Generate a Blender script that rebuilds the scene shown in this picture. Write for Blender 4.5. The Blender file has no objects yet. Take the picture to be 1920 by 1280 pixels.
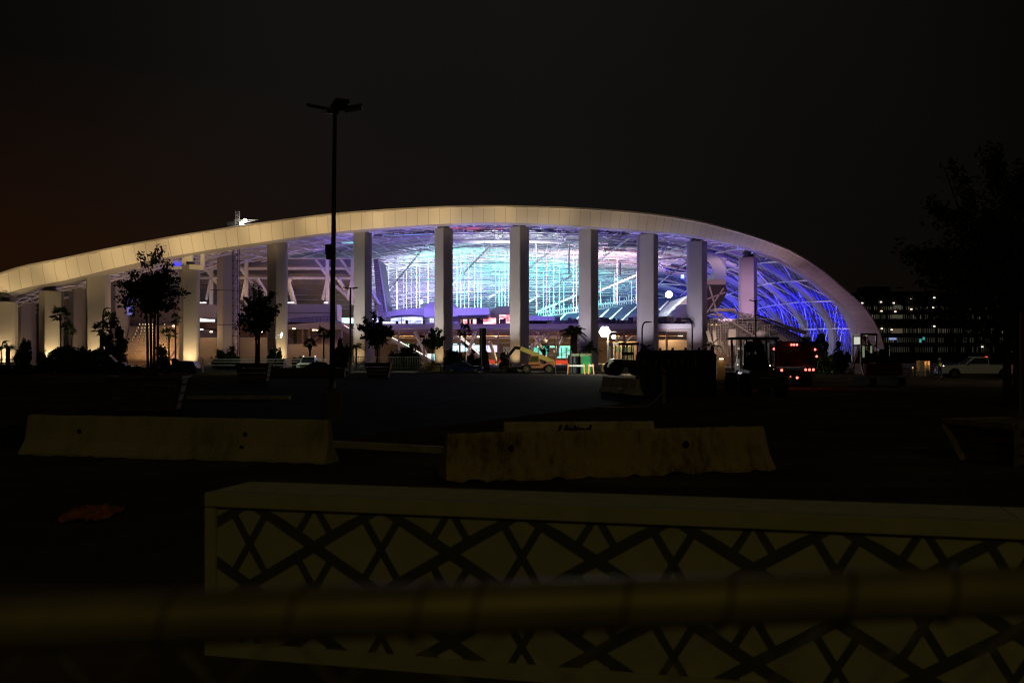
import bpy, math, random
import numpy as np
from mathutils import Vector, Matrix

S = bpy.context.scene
COL = S.collection
RNG = random.Random(7)
PI = math.pi
F = 1867.0          # focal length of the photograph in its own pixels
CAMZ = 2.05         # eye height
HOR = 667.0         # horizon row

# ------------------------------------------------------------------ camera
cam = bpy.data.cameras.new('camera')
cam.lens = 35.0
cam.sensor_width = 36.0
cam.shift_y = 27.0 / 1920.0
cam.clip_start = 0.05
cam.clip_end = 6000
cam.dof.use_dof = True
cam.dof.focus_distance = 150
cam.dof.aperture_fstop = 2.8
camo = bpy.data.objects.new('camera', cam)
camo.location = (0, 0, CAMZ)
camo.rotation_euler = (PI / 2, 0, 0)
COL.objects.link(camo)
S.camera = camo

# ------------------------------------------------------------------ night sky with the glow of the city
w = bpy.data.worlds.new('World')
S.world = w
w.use_nodes = True
nt = w.node_tree
nt.nodes.clear()
out = nt.nodes.new('ShaderNodeOutputWorld')
bg = nt.nodes.new('ShaderNodeBackground')
tc = nt.nodes.new('ShaderNodeTexCoord')
sep = nt.nodes.new('ShaderNodeSeparateXYZ')
nt.links.new(tc.outputs['Generated'], sep.inputs[0])
def ramp(src, stops):
    r = nt.nodes.new('ShaderNodeValToRGB')
    els = r.color_ramp.elements
    els[0].position, els[0].color = stops[0][0], (*stops[0][1], 1)
    els[1].position, els[1].color = stops[-1][0], (*stops[-1][1], 1)
    for q_, c_ in stops[1:-1]:
        els.new(q_).color = (*c_, 1)
    nt.links.new(src, r.inputs[0])
    return r.outputs[0]


def mixc(kind, a_, b_):
    m_ = nt.nodes.new('ShaderNodeMixRGB'); m_.blend_type = kind; m_.inputs[0].default_value = 1
    nt.links.new(a_, m_.inputs[1]); nt.links.new(b_, m_.inputs[2])
    return m_.outputs[0]


g3 = lambda v: (v, v, v)
mx = nt.nodes.new('ShaderNodeMath'); mx.operation = 'MULTIPLY_ADD'
mx.inputs[1].default_value = 0.5; mx.inputs[2].default_value = 0.5
nt.links.new(sep.outputs['X'], mx.inputs[0])
# overcast lit by the city: lens vignette put into its colour as a fade to both sides; orange glow low in the west
base = mixc('MULTIPLY', ramp(mx.outputs[0], [(.24, g3(.26)), (.31, g3(.48)), (.39, g3(.86)), (.5, g3(1.0)), (.60, g3(.74)), (.68, g3(.50)), (.76, g3(.24))]),
            ramp(sep.outputs['Z'], [(0, (.0050, .0038, .0024)), (.15, (.0058, .0052, .0050)), (.34, (.0068, .0063, .0054))]))
glow = mixc('MULTIPLY', ramp(mx.outputs[0], [(.24, (.0110, .0030, .0)), (.32, (.0085, .0022, .0)), (.43, (.0030, .0005, .0)), (.53, (.0004, 0, 0)), (.66, (.0006, .0002, 0)), (.8, (.0004, .0001, 0))]),
            ramp(sep.outputs['Z'], [(0, g3(1)), (.08, g3(.95)), (.16, g3(.55)), (.27, g3(.04)), (.4, g3(0))]))
sky = mixc('ADD', base, glow)
nz = nt.nodes.new('ShaderNodeTexNoise'); nz.inputs['Scale'].default_value = 2.6; nz.inputs['Detail'].default_value = 4
nt.links.new(tc.outputs['Generated'], nz.inputs['Vector'])
nr = nt.nodes.new('ShaderNodeMapRange'); nr.inputs['To Min'].default_value = 0.72; nr.inputs['To Max'].default_value = 1.28
nt.links.new(nz.outputs['Fac'], nr.inputs['Value'])
nt.links.new(sky, bg.inputs['Color'])
nt.links.new(nr.outputs[0], bg.inputs['Strength'])
nt.links.new(bg.outputs[0], out.inputs[0])

S.view_settings.view_transform = 'Standard'
S.view_settings.look = 'None'
S.view_settings.exposure = 0.0
S.view_settings.gamma = 1.0
S.render.engine = 'CYCLES'
S.cycles.use_denoising = True
try:
    S.cycles.denoiser = 'OPENIMAGEDENOISE'
    S.cycles.denoising_input_passes = 'RGB_ALBEDO_NORMAL'
except Exception:
    pass
S.cycles.filter_width = 1.2
S.cycles.max_bounces = 4
S.cycles.diffuse_bounces = 2
S.cycles.glossy_bounces = 2
S.cycles.transmission_bounces = 3
S.cycles.sample_clamp_indirect = 3.0
S.cycles.use_light_tree = True


def lamp(name, kind, loc, energy, color, radius=0.3, aim=None, angle=90, blend=0.6, parent=None, size=None):
    L = bpy.data.lights.new(name, kind)
    L.energy = energy
    L.color = color
    if kind in ('POINT', 'SPOT'):
        L.shadow_soft_size = radius
    if kind == 'SPOT':
        L.spot_size = math.radians(angle)
        L.spot_blend = blend
    if kind == 'AREA':
        L.size = size or 1
    o = bpy.data.objects.new(name, L)
    COL.objects.link(o)
    o.location = loc
    if aim is not None:
        d = Vector(aim) - Vector(loc)
        o.rotation_euler = d.to_track_quat('-Z', 'Y').to_euler()
    if parent is not None:
        o.parent = parent
        o.location = Vector(loc) - Vector(root_loc(parent))
    return o


def root_loc(o):
    while o.parent is not None:
        o = o.parent
    return o.location


def P(px, py, Y):
    return Vector(((px - 960) / F * Y, Y, CAMZ + (HOR - py) / F * Y))


def GX(px, Y):
    return (px - 960) / F * Y


def GZ(py, Y):
    return CAMZ + (HOR - py) / F * Y


# street lamp behind the viewer (sodium), far enough to fall evenly on the foreground
WARM = (1.0, 0.67, 0.30)
SODIUM = (1.0, 0.80, 0.16)
lamp('out_of_view_light', 'POINT', (42, 74, 9), 260, (1.0, .9, .6), 0.3)  # added weak light that lifts the white pickup, no lamp seen there
lamp('out_of_view_light', 'POINT', (10, -36, 27), 2300, SODIUM, 0.4)

# ------------------------------------------------------------------ materials
MATS = {}


def mat(name, col, rough=0.7, metal=0.0, var=0.25, scale=3.0, bump=0.0, spec=0.4, col2=None, detail=5):
    if name in MATS:
        return MATS[name]
    m = bpy.data.materials.new(name)
    m.use_nodes = True
    t = m.node_tree
    b = t.nodes['Principled BSDF']
    b.inputs['Roughness'].default_value = rough
    b.inputs['Metallic'].default_value = metal
    b.inputs['Specular IOR Level'].default_value = spec
    tx = t.nodes.new('ShaderNodeTexCoord')
    n = t.nodes.new('ShaderNodeTexNoise')
    n.inputs['Scale'].default_value = scale
    n.inputs['Detail'].default_value = detail
    t.links.new(tx.outputs['Object'], n.inputs['Vector'])
    r = t.nodes.new('ShaderNodeValToRGB')
    c2 = col2 or tuple(c * (1 - var) for c in col)
    r.color_ramp.elements[0].position = 0.33
    r.color_ramp.elements[0].color = (*c2, 1)
    r.color_ramp.elements[1].position = 0.66
    r.color_ramp.elements[1].color = (*col, 1)
    t.links.new(n.outputs['Fac'], r.inputs[0])
    t.links.new(r.outputs[0], b.inputs['Base Color'])
    if bump:
        bp = t.nodes.new('ShaderNodeBump')
        bp.inputs['Strength'].default_value = bump
        bp.inputs['Distance'].default_value = 0.02
        n2 = t.nodes.new('ShaderNodeTexNoise')
        n2.inputs['Scale'].default_value = scale * 8
        n2.inputs['Detail'].default_value = 6
        t.links.new(tx.outputs['Object'], n2.inputs['Vector'])
        t.links.new(n2.outputs['Fac'], bp.inputs['Height'])
        t.links.new(bp.outputs[0], b.inputs['Normal'])
    MATS[name] = m
    return m


def emit(name, col, strength):
    if name in MATS:
        return MATS[name]
    m = bpy.data.materials.new(name)
    m.use_nodes = True
    b = m.node_tree.nodes['Principled BSDF']
    b.inputs['Base Color'].default_value = (0.02, 0.02, 0.02, 1)
    b.inputs['Emission Color'].default_value = (*col, 1)
    b.inputs['Emission Strength'].default_value = strength
    MATS[name] = m
    return m


def screen_mat(name, cols, strength, scale=(0.3, 0.3, 0.8)):
    """a lit LED screen with blocks of changing picture content"""
    m = bpy.data.materials.new(name)
    m.use_nodes = True
    t = m.node_tree
    b = t.nodes['Principled BSDF']
    b.inputs['Base Color'].default_value = (0.01, 0.01, 0.01, 1)
    tx = t.nodes.new('ShaderNodeTexCoord')
    mp = t.nodes.new('ShaderNodeMapping')
    mp.inputs['Scale'].default_value = scale
    v = t.nodes.new('ShaderNodeTexNoise')
    v.inputs['Scale'].default_value = 1.0
    v.inputs['Detail'].default_value = 4
    v.inputs['Distortion'].default_value = 1.5
    r = t.nodes.new('ShaderNodeValToRGB')
    els = r.color_ramp.elements
    n = len(cols)
    els[0].position = 0.32; els[0].color = (*cols[0], 1)
    els[1].position = 0.68; els[1].color = (*cols[-1], 1)
    for i in range(1, n - 1):
        q = els.new(0.32 + 0.36 * i / (n - 1)); q.color = (*cols[i], 1)
    t.links.new(tx.outputs['Object'], mp.inputs[0])
    t.links.new(mp.outputs[0], v.inputs['Vector'])
    t.links.new(v.outputs['Fac'], r.inputs[0])
    t.links.new(r.outputs[0], b.inputs['Emission Color'])
    b.inputs['Emission Strength'].default_value = strength
    MATS[name] = m
    return m


def line_mat(name, base, line, axis, pitch, width, rough=0.6, var=0.1):
    """panel joints: thin lines at a fixed pitch along one UV axis"""
    m = bpy.data.materials.new(name)
    m.use_nodes = True
    t = m.node_tree
    b = t.nodes['Principled BSDF']
    b.inputs['Roughness'].default_value = rough
    uv = t.nodes.new('ShaderNodeUVMap')
    sp = t.nodes.new('ShaderNodeSeparateXYZ')
    t.links.new(uv.outputs[0], sp.inputs[0])
    d = t.nodes.new('ShaderNodeMath'); d.operation = 'DIVIDE'; d.inputs[1].default_value = pitch
    t.links.new(sp.outputs[axis], d.inputs[0])
    fr = t.nodes.new('ShaderNodeMath'); fr.operation = 'FRACT'
    t.links.new(d.outputs[0], fr.inputs[0])
    lt = t.nodes.new('ShaderNodeMath'); lt.operation = 'LESS_THAN'; lt.inputs[1].default_value = width / pitch
    t.links.new(fr.outputs[0], lt.inputs[0])
    fl = t.nodes.new('ShaderNodeMath'); fl.operation = 'FLOOR'
    t.links.new(d.outputs[0], fl.inputs[0])
    wn = t.nodes.new('ShaderNodeTexWhiteNoise'); wn.noise_dimensions = '1D'
    t.links.new(fl.outputs[0], wn.inputs['W'])
    mr = t.nodes.new('ShaderNodeMapRange'); mr.inputs['To Min'].default_value = 1 - var; mr.inputs['To Max'].default_value = 1
    t.links.new(wn.outputs['Value'], mr.inputs['Value'])
    mu = t.nodes.new('ShaderNodeMixRGB'); mu.blend_type = 'MULTIPLY'; mu.inputs[0].default_value = 1
    mu.inputs[1].default_value = (*base, 1)
    t.links.new(mr.outputs[0], mu.inputs[2])
    mi = t.nodes.new('ShaderNodeMixRGB')
    t.links.new(lt.outputs[0], mi.inputs[0])
    t.links.new(mu.outputs[0], mi.inputs[1])
    mi.inputs[2].default_value = (*line, 1)
    t.links.new(mi.outputs[0], b.inputs['Base Color'])
    MATS[name] = m
    return m


# ------------------------------------------------------------------ mesh builder
class MB:
    def __init__(s):
        s.v = []; s.f = []; s.uv = {}

    def add(s, vs, fs):
        k = len(s.v)
        s.v += [tuple(x) for x in vs]
        s.f += [tuple(i + k for i in f) for f in fs]
        return s

    def box(s, c, d, rz=0.0, taper=1.0):
        cx, cy, cz = c; x, y, z = d[0] / 2, d[1] / 2, d[2] / 2
        co, si = math.cos(rz), math.sin(rz)
        vs = []
        for sz in (-1, 1):
            k = taper if sz > 0 else 1.0
            for sx, sy in ((-1, -1), (1, -1), (1, 1), (-1, 1)):
                a, b = sx * x * k, sy * y * k
                vs.append((cx + a * co - b * si, cy + a * si + b * co, cz + sz * z))
        return s.add(vs, [(3, 2, 1, 0), (4, 5, 6, 7), (0, 1, 5, 4), (1, 2, 6, 5), (2, 3, 7, 6), (3, 0, 4, 7)])

    def hexa(s, p):       # eight corners: bottom ring, top ring
        return s.add(p, [(3, 2, 1, 0), (4, 5, 6, 7), (0, 1, 5, 4), (1, 2, 6, 5), (2, 3, 7, 6), (3, 0, 4, 7)])

    def bar(s, p, q, w=0.1, h=None):
        p, q = Vector(p), Vector(q)
        h = h or w
        d = q - p
        if d.length < 1e-6:
            return s
        d.normalize()
        up = Vector((0, 0, 1)) if abs(d.z) < 0.95 else Vector((0, 1, 0))
        a = d.cross(up).normalized() * (w / 2)
        b = a.cross(d).normalized() * (h / 2)
        return s.hexa([p - a - b, p + a - b, p + a + b, p - a + b, q - a - b, q + a - b, q + a + b, q - a + b])

    def tube(s, pts, rad, n=6, cap=True):
        pts = [Vector(p) for p in pts]
        if not hasattr(rad, '__len__'):
            rad = [rad] * len(pts)
        k = len(s.v)
        prev = None
        for i, p in enumerate(pts):
            d = (pts[min(i + 1, len(pts) - 1)] - pts[max(i - 1, 0)])
            if d.length < 1e-9:
                d = Vector((0, 0, 1))
            d.normalize()
            if prev is None:
                up = Vector((0, 0, 1)) if abs(d.z) < 0.9 else Vector((1, 0, 0))
                a = d.cross(up).normalized()
            else:
                a = (prev - d * prev.dot(d)).normalized()
            prev = a
            b = d.cross(a)
            for j in range(n):
                t = 2 * PI * (j + 0.5) / n
                s.v.append(tuple(p + (a * math.cos(t) + b * math.sin(t)) * rad[i]))
        for i in range(len(pts) - 1):
            for j in range(n):
                a0 = k + i * n + j; a1 = k + i * n + (j + 1) % n
                s.f.append((a0, a1, a1 + n, a0 + n))
        if cap:
            s.f.append(tuple(k + j for j in reversed(range(n))))
            s.f.append(tuple(k + (len(pts) - 1) * n + j for j in range(n)))
        return s

    def lathe(s, prof, c=(0, 0, 0), n=16, axis='z', cap=True):
        k = len(s.v)
        for r, h in prof:
            for j in range(n):
                t = 2 * PI * j / n
                a, b = r * math.cos(t), r * math.sin(t)
                if axis == 'z':
                    s.v.append((c[0] + a, c[1] + b, c[2] + h))
                elif axis == 'x':
                    s.v.append((c[0] + h, c[1] + a, c[2] + b))
                else:
                    s.v.append((c[0] + b, c[1] + h, c[2] + a))
        for i in range(len(prof) - 1):
            for j in range(n):
                a0 = k + i * n + j; a1 = k + i * n + (j + 1) % n
                s.f.append((a0, a1, a1 + n, a0 + n))
        if cap:
            s.f.append(tuple(k + j for j in reversed(range(n))))
            s.f.append(tuple(k + (len(prof) - 1) * n + j for j in range(n)))
        return s

    def prism(s, poly, z0, z1, top=1.0, ctr=None):
        n = len(poly)
        if ctr is None:
            ctr = (sum(p[0] for p in poly) / n, sum(p[1] for p in poly) / n)
        vs = [(x, y, z0) for x, y in poly]
        vs += [(ctr[0] + (x - ctr[0]) * top, ctr[1] + (y - ctr[1]) * top, z1) for x, y in poly]
        fs = [tuple(reversed(range(n))), tuple(range(n, 2 * n))]
        fs += [(i, (i + 1) % n, n + (i + 1) % n, n + i) for i in range(n)]
        return s.add(vs, fs)

    def side(s, poly, y0, y1, inset=0.0):
        """polygon in x,z pushed along y (inset narrows nothing, kept simple)"""
        n = len(poly)
        vs = [(x, y0, z) for x, z in poly] + [(x, y1, z) for x, z in poly]
        fs = [tuple(range(n)), tuple(reversed(range(n, 2 * n)))]
        fs += [((i + 1) % n, i, n + i, n + (i + 1) % n) for i in range(n)]
        return s.add(vs, fs)

    def grid(s, rows, uvs=None):
        k = len(s.v)
        m = len(rows[0])
        for r in rows:
            s.v += [tuple(p) for p in r]
        for i in range(len(rows) - 1):
            for j in range(m - 1):
                a = k + i * m + j
                s.f.append((a, a + 1, a + m + 1, a + m))
        if uvs:
            for i, r in enumerate(uvs):
                for j, u in enumerate(r):
                    s.uv[k + i * m + j] = u
        return s

    def quad(s, a, b, c, d):
        return s.add([a, b, c, d], [(0, 1, 2, 3)])

    def ball(s, c, r, n=10, m=7, sx=1, sy=1, sz=1):
        prof = [(max(1e-4, r * math.sin(PI * i / (m - 1))), -r * math.cos(PI * i / (m - 1))) for i in range(m)]
        k = len(s.v)
        s.lathe(prof, (0, 0, 0), n, cap=False)
        for i in range(k, len(s.v)):
            x, y, z = s.v[i]
            s.v[i] = (c[0] + x * sx, c[1] + y * sy, c[2] + z * sz)
        return s

    def build(s, name, m, parent=None, world=False, bevel=0.0, smooth=False, thick=0.0, rec=True):
        me = bpy.data.meshes.new(name)
        vs = s.v
        if world and parent is not None:
            o0 = root_loc(parent)
            vs = [(x - o0[0], y - o0[1], z - o0[2]) for x, y, z in vs]
        me.from_pydata(vs, [], s.f)
        if s.uv:
            ul = me.uv_layers.new(name='UVMap')
            for lp in me.loops:
                ul.data[lp.index].uv = s.uv.get(lp.vertex_index, (0, 0))
        me.update()
        if smooth:
            me.polygons.foreach_set('use_smooth', [True] * len(me.polygons))
        if m is not None:
            me.materials.append(m)
        o = bpy.data.objects.new(name, me)
        COL.objects.link(o)
        if parent is not None:
            o.parent = parent
        if bevel:
            b = o.modifiers.new('edge', 'BEVEL'); b.width = bevel; b.segments = 2; b.limit_method = 'ANGLE'
        if thick:
            q = o.modifiers.new('thick', 'SOLIDIFY'); q.thickness = thick; q.offset = 0
        return o


def tag(o, label=None, cat=None, group=None, kind=None):
    if label: o['label'] = label
    if cat: o['category'] = cat
    if group: o['group'] = group
    if kind: o['kind'] = kind
    return o


def thing(name, label, cat, loc=(0, 0, 0), rz=0.0, group=None):
    o = bpy.data.objects.new(name, None)
    o.empty_display_size = 0.2
    COL.objects.link(o)
    o.location = loc
    o.rotation_euler = (0, 0, rz)
    return tag(o, label, cat, group)


def dup(root, loc, rz=0.0, label=None, scale=None):
    r = root.copy(); COL.objects.link(r)
    r.location = loc; r.rotation_euler = (0, 0, rz)
    if label: r['label'] = label
    if scale: r.scale = (scale, scale, scale)
    for ch in root.children:
        if ch.type == 'LIGHT':
            continue
        c = ch.copy(); COL.objects.link(c); c.parent = r
        for g in ch.children:
            d = g.copy(); COL.objects.link(d); d.parent = c
    return r


# palette
WHITE = mat('white_cladding', (0.74, 0.73, 0.70), 0.55, var=0.08, scale=0.15)
CONC = mat('pale_concrete', (0.56, 0.54, 0.50), 0.8, var=0.16, scale=0.12, bump=0.1)
STEEL = mat('white_steel', (0.78, 0.78, 0.78), 0.5, var=0.06, scale=0.3)
GREY = mat('grey_panel', (0.36, 0.35, 0.36), 0.7, var=0.12, scale=0.2)
DARK = mat('dark_metal', (0.035, 0.035, 0.035), 0.5, var=0.3, scale=2)
BLACK = mat('black_rubber', (0.015, 0.015, 0.015), 0.9, spec=.05, var=0.3, scale=4)
BEIGE = mat('beige_wall', (0.45, 0.39, 0.33), 0.8, var=0.2, scale=0.15)
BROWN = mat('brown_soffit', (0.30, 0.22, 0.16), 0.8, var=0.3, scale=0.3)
CHROME = mat('bright_metal', (0.55, 0.55, 0.55), 0.25, 0.9, var=0.2, scale=3)
GALV = mat('galvanised_steel', (0.45, 0.45, 0.43), 0.38, 0.75, var=0.3, scale=14)
GLASSD = mat('dark_glass', (0.02, 0.025, 0.03), 0.08, var=0.1, scale=2, spec=0.6)
WOOD = mat('brown_timber', (0.16, 0.085, 0.045), 0.8, var=0.5, scale=3, bump=0.3)
PALEWOOD = mat('ochre_timber', (0.36, 0.26, 0.08), 0.8, var=0.4, scale=3, bump=0.3)
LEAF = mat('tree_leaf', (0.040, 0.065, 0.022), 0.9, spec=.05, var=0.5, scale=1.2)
LEAFG = mat('fresh_or_lit_leaf', (0.10, 0.16, 0.035), 0.85, spec=.1, var=0.5, scale=1.2)  # brighter green, also carries the light on the lit palms
FROND = mat('palm_frond', (0.08, 0.11, 0.03), 0.8, spec=.1, var=0.4, scale=0.8)
BARK = mat('bark', (0.10, 0.07, 0.045), 0.9, var=0.5, scale=4, bump=0.4)
SKIRT = mat('dry_palm_skirt', (0.14, 0.095, 0.05), 0.9, var=0.5, scale=3)
# ================================================================== setting
gm = mat('dirt_ground', (0.17, 0.125, 0.085), 1.0, spec=0.0, var=0.6, scale=0.35, bump=0.5, detail=9)
tag(MB().quad((-2500, -300, 0), (2500, -300, 0), (2500, 4000, 0), (-2500, 4000, 0)).build('ground', gm), kind='structure')
am = mat('asphalt', (0.040, 0.034, 0.028), 1.0, spec=0.006, var=0.65, scale=.55, bump=0.5, detail=8)
tag(MB().quad((-13.5, 22, .004), (-5.5, 22, .004), (6.5, 46, .004), (13.2, 122, .004)).add(
    [(13.2, 122, .004), (-30, 122, .004), (-13.5, 22, .004)], [(0, 1, 2)]).build('car_park', am), kind='structure')
rm = mat('road_asphalt', (0.11, 0.09, 0.066), 1.0, spec=0.0, var=0.3, scale=1.2, bump=0.4, detail=8)
tag(MB().quad((-60, 9, .004), (60, 9, .004), (60, 15.6, .004), (-60, 15.6, .004)).build('road', rm), kind='structure')
km = mat('kerb_concrete', (0.50, 0.46, 0.36), 0.85, var=0.4, scale=3, bump=0.3)
k = MB(); k.box((GX(440, 47), 47, .075), (5.2, .5, .15)); k.build('kerb', km)
tag(bpy.data.objects['kerb'], kind='structure')
k = MB()
a, b = P(600, 838, 22.6), P(832, 850, 21.0)
k.bar((a.x, a.y, .07), (b.x, b.y, .07), .18, .14); tag(k.build('kerb', km), kind='structure')
k = MB(); k.bar((-30, 123, .08), (13.4, 123, .08), .3, .16); tag(k.build('kerb', km), kind='structure')
k = MB(); k.box((0, 205, .05), (330, 160, .1)); tag(k.build('plaza', mat('plaza_paving', (0.30, 0.28, 0.25), 1.0, spec=0.0, var=0.2, scale=0.5)), kind='structure')

# ================================================================== the stadium
ST = thing('stadium', 'large open sided stadium with sweeping white curved roof, pale columns and colourful lit interior', 'stadium', (0, 200, 0))

# --- roof edge measured from the photograph: outer (upper) and inner (lower) line of the white band, with depth
rim = [(-330, 690, -315, 740, 186), (-160, 596, -130, 636, 186), (0, 515, 6, 553, 186), (120, 486, 128, 524, 186.5), (240, 461, 248, 495, 187), (360, 440, 366, 473, 188),
       (480, 421.5, 483, 455, 189.5), (619, 403.5, 620, 436, 191), (750, 393.5, 750, 425, 192.5), (880, 388.2, 880, 418, 194),
       (969, 388.4, 968, 418, 195), (1081, 392, 1079, 423.5, 197), (1194, 400, 1190, 431, 201), (1290, 413, 1284, 439, 208),
       (1352, 427, 1345, 451, 215), (1420, 446.5, 1410, 467, 224), (1485, 473, 1470, 491, 232), (1538, 505.5, 1518, 520, 239),
       (1577, 538, 1552, 546, 244), (1614, 571, 1581, 574, 248), (1636, 600, 1599, 599, 250), (1651, 631, 1609, 625, 251), (1658, 658, 1614, 650, 251.5), (1662, 686, 1616, 686, 252)]
ro = [P(a, b, y) for a, b, c, d, y in rim]
ri = [P(c, d, y + 2.6) for a, b, c, d, y in rim]


def resample(pts, n):
    q = []
    for i in range(len(pts) - 1):
        p0 = pts[max(i - 1, 0)]; p1 = pts[i]; p2 = pts[i + 1]; p3 = pts[min(i + 2, len(pts) - 1)]
        for k in range(12):
            t = k / 12
            q.append(0.5 * ((2 * p1) + (p2 - p0) * t + (2 * p0 - 5 * p1 + 4 * p2 - p3) * t * t + (3 * p1 - p0 - 3 * p2 + p3) * t ** 3))
    q.append(pts[-1])
    return q


NI = 220
qo, qi = resample(ro, 0), resample(ri, 0)
acc = [0.0]
for i in range(1, len(qo)):
    acc.append(acc[-1] + (qo[i] - qo[i - 1]).length)
TL = acc[-1]


def at_len(q, L):
    i = int(np.searchsorted(acc, L)) if L > 0 else 1
    i = min(max(i, 1), len(acc) - 1)
    t = (L - acc[i - 1]) / max(1e-9, acc[i] - acc[i - 1])
    return q[i - 1].lerp(q[i], min(1, max(0, t)))


RO = [at_len(qo, TL * i / (NI - 1)) for i in range(NI)]
RI = [at_len(qi, TL * i / (NI - 1)) for i in range(NI)]
UL = [TL * i / (NI - 1) for i in range(NI)]
YF = 480.0


def shell(i, s, o=0.0):
    """point on the roof shell: i along the rim, s going back, o from the inner (0) to the outer (1) skin"""
    i0 = int(max(0, min(NI - 2, math.floor(i)))); t = i - i0
    a = RI[i0].lerp(RI[i0 + 1], t); b = RO[i0].lerp(RO[i0 + 1], t)
    p = a.lerp(b, o) if s > 0 or o not in (0, 1) else (a if o == 0 else b)
    y0 = a.y
    h = 1 + 0.9 * s - 1.25 * s * s
    k = 1 + (0.07 * s if p.x > 0 else 0.0)
    off = o * (2.2 if p.z > 6 else 2.2 * max(0.0, p.z) / 6)
    return Vector((p.x * k - (2.6 * ((8 - p.z) / 8) ** 1.5 * min(1, s * 8) if 0 <= p.z < 8 and p.x > 0 else 0), p.y + (YF - y0) * s, p.z * h + (off * min(1, s * 8))))


roof = MB()
SS = [0, .03, .06, .1, .15, .2, .26, .32, .4, .5, .6, .7, .8, .9, 1.0]
roof.grid([[shell(i, s, 1.0) for i in range(NI)] for s in SS])
ROOF = roof.build('roof', WHITE, ST, world=True, smooth=True)
fm = line_mat('fascia_panels', (0.74, 0.72, 0.68), (0.46, 0.44, 0.41), 'X', 2.15, 0.12, var=0.10)
fa = MB()
mid = [RO[i].lerp(RI[i], .5) + Vector((0, -0.18, 0)) for i in range(NI)]
fa.grid([RO, mid, RI], [[(UL[i], v) for i in range(NI)] for v in (0, .5, 1)])
fa.build('fascia', fm, ROOF, world=True, smooth=True)
rimb = MB()
rimb.tube([RO[i] + Vector((0, -0.05, 0.12)) for i in range(0, NI, 2)], 0.28, 5)
rimb.build('edge_trim', WHITE, ROOF, world=True)
sof = MB()
sof.grid([RI, [shell(i, 0.012, -0.10) for i in range(NI)], [shell(i, 0.03, 0.0) for i in range(NI)]])
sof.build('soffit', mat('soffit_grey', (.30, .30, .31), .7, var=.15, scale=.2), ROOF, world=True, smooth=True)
# under-skin: clear film panels between the trusses
EI = int(NI * 0.745)
ce = MB()
ce.grid([[shell(i, s, 0.35) for i in range(0, EI + 1)] for s in [0.02 + 0.98 * q / 24 for q in range(25)]])
CEIL = ce.build('ceiling_film', mat('roof_film', (0.54, 0.54, 0.56), 0.6, var=0.25, scale=0.05), ST, world=True, smooth=True)
pn = MB()
RS = [0.012 + 0.988 * q / 40 for q in range(41)]
pn.grid([[shell(i, s, 0.8) for i in range(EI, NI)] for s in RS],
        [[(UL[i], s * 240) for i in range(EI, NI)] for s in RS])


def mesh_panel():
    m = bpy.data.materials.new('perforated_panel'); m.use_nodes = True
    t = m.node_tree; b = t.nodes['Principled BSDF']; b.inputs['Roughness'].default_value = .55
    uv = t.nodes.new('ShaderNodeUVMap')
    v = t.nodes.new('ShaderNodeTexVoronoi'); v.feature = 'DISTANCE_TO_EDGE'; v.inputs['Scale'].default_value = .55
    t.links.new(uv.outputs[0], v.inputs['Vector'])
    wv = t.nodes.new('ShaderNodeTexWave'); wv.inputs['Scale'].default_value = .35; wv.inputs['Distortion'].default_value = 3
    wv.bands_direction = 'DIAGONAL'
    t.links.new(uv.outputs[0], wv.inputs['Vector'])
    r = t.nodes.new('ShaderNodeValToRGB')
    r.color_ramp.elements[0].position = 0.02; r.color_ramp.elements[0].color = (.11, .11, .11, 1)
    r.color_ramp.elements[1].position = 0.16; r.color_ramp.elements[1].color = (.028, .028, .03, 1)
    t.links.new(v.outputs['Distance'], r.inputs[0])
    mx = t.nodes.new('ShaderNodeMixRGB'); mx.blend_type = 'MULTIPLY'; mx.inputs[0].default_value = .75
    t.links.new(r.outputs[0], mx.inputs[1]); t.links.new(wv.outputs['Color'], mx.inputs[2])
    t.links.new(mx.outputs[0], b.inputs['Base Color'])
    return m


pn.build('shell_panels', mesh_panel(), ST, world=True, smooth=True)
sn = MB()
for k in range(-30, 64):
    for dr in (1, -1):
        pts = []
        for q in range(15):
            s = k / 64 + .30 * (q / 14)
            i = EI + (NI - 1 - EI) * (q / 14 if dr > 0 else 1 - q / 14)
            if .012 < s < .98: pts.append(shell(i, s, .66))
        if len(pts) > 2: sn.tube(pts, .075, 3, cap=False)
for q in range(14):
    sn.tube([shell(EI + (NI - 1 - EI) * (q + .5) / 14, s, .66) for s in RS], .06, 3, cap=False)
sn.build('shell_net', mat('net_white', (.62, .62, .66), .5), ST, world=True)
# roof trusses: a dense web of thin white members
lat = MB()
for q in range(62):
    s = 0.02 + 0.97 * (q / 61) ** 1.05
    r = .11 if q % 3 else .24
    lat.tube([shell(i, s, 0.02) for i in range(6, EI, 3)], r, 4, cap=False)
for i in range(8, EI, 3):
    lat.tube([shell(i, .02 + .97 * q / 20, 0.0) for q in range(21)],   .12 if i % 6 else .22, 4, cap=False)
rr = random.Random(3)
for i in range(8, EI - 4, 4):
    for q in range(26):
        s = .03 + .96 * q / 26
        u = 4 if (i // 4 + q) % 2 else -4
        a = shell(i, s, 0.0); b = shell(i + u * rr.choice((1, 1, 2)), s + .037, 0.12)
        a.z -= rr.uniform(0, 1.6)
        lat.tube([a, b], .15, 3, cap=False)
LAT = lat.build('roof_truss_web', mat('truss_white', (0.85, 0.85, 0.85), 0.5, var=0.1, scale=.1), ST, world=True)
LAT['kind'] = 'stuff'
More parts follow.
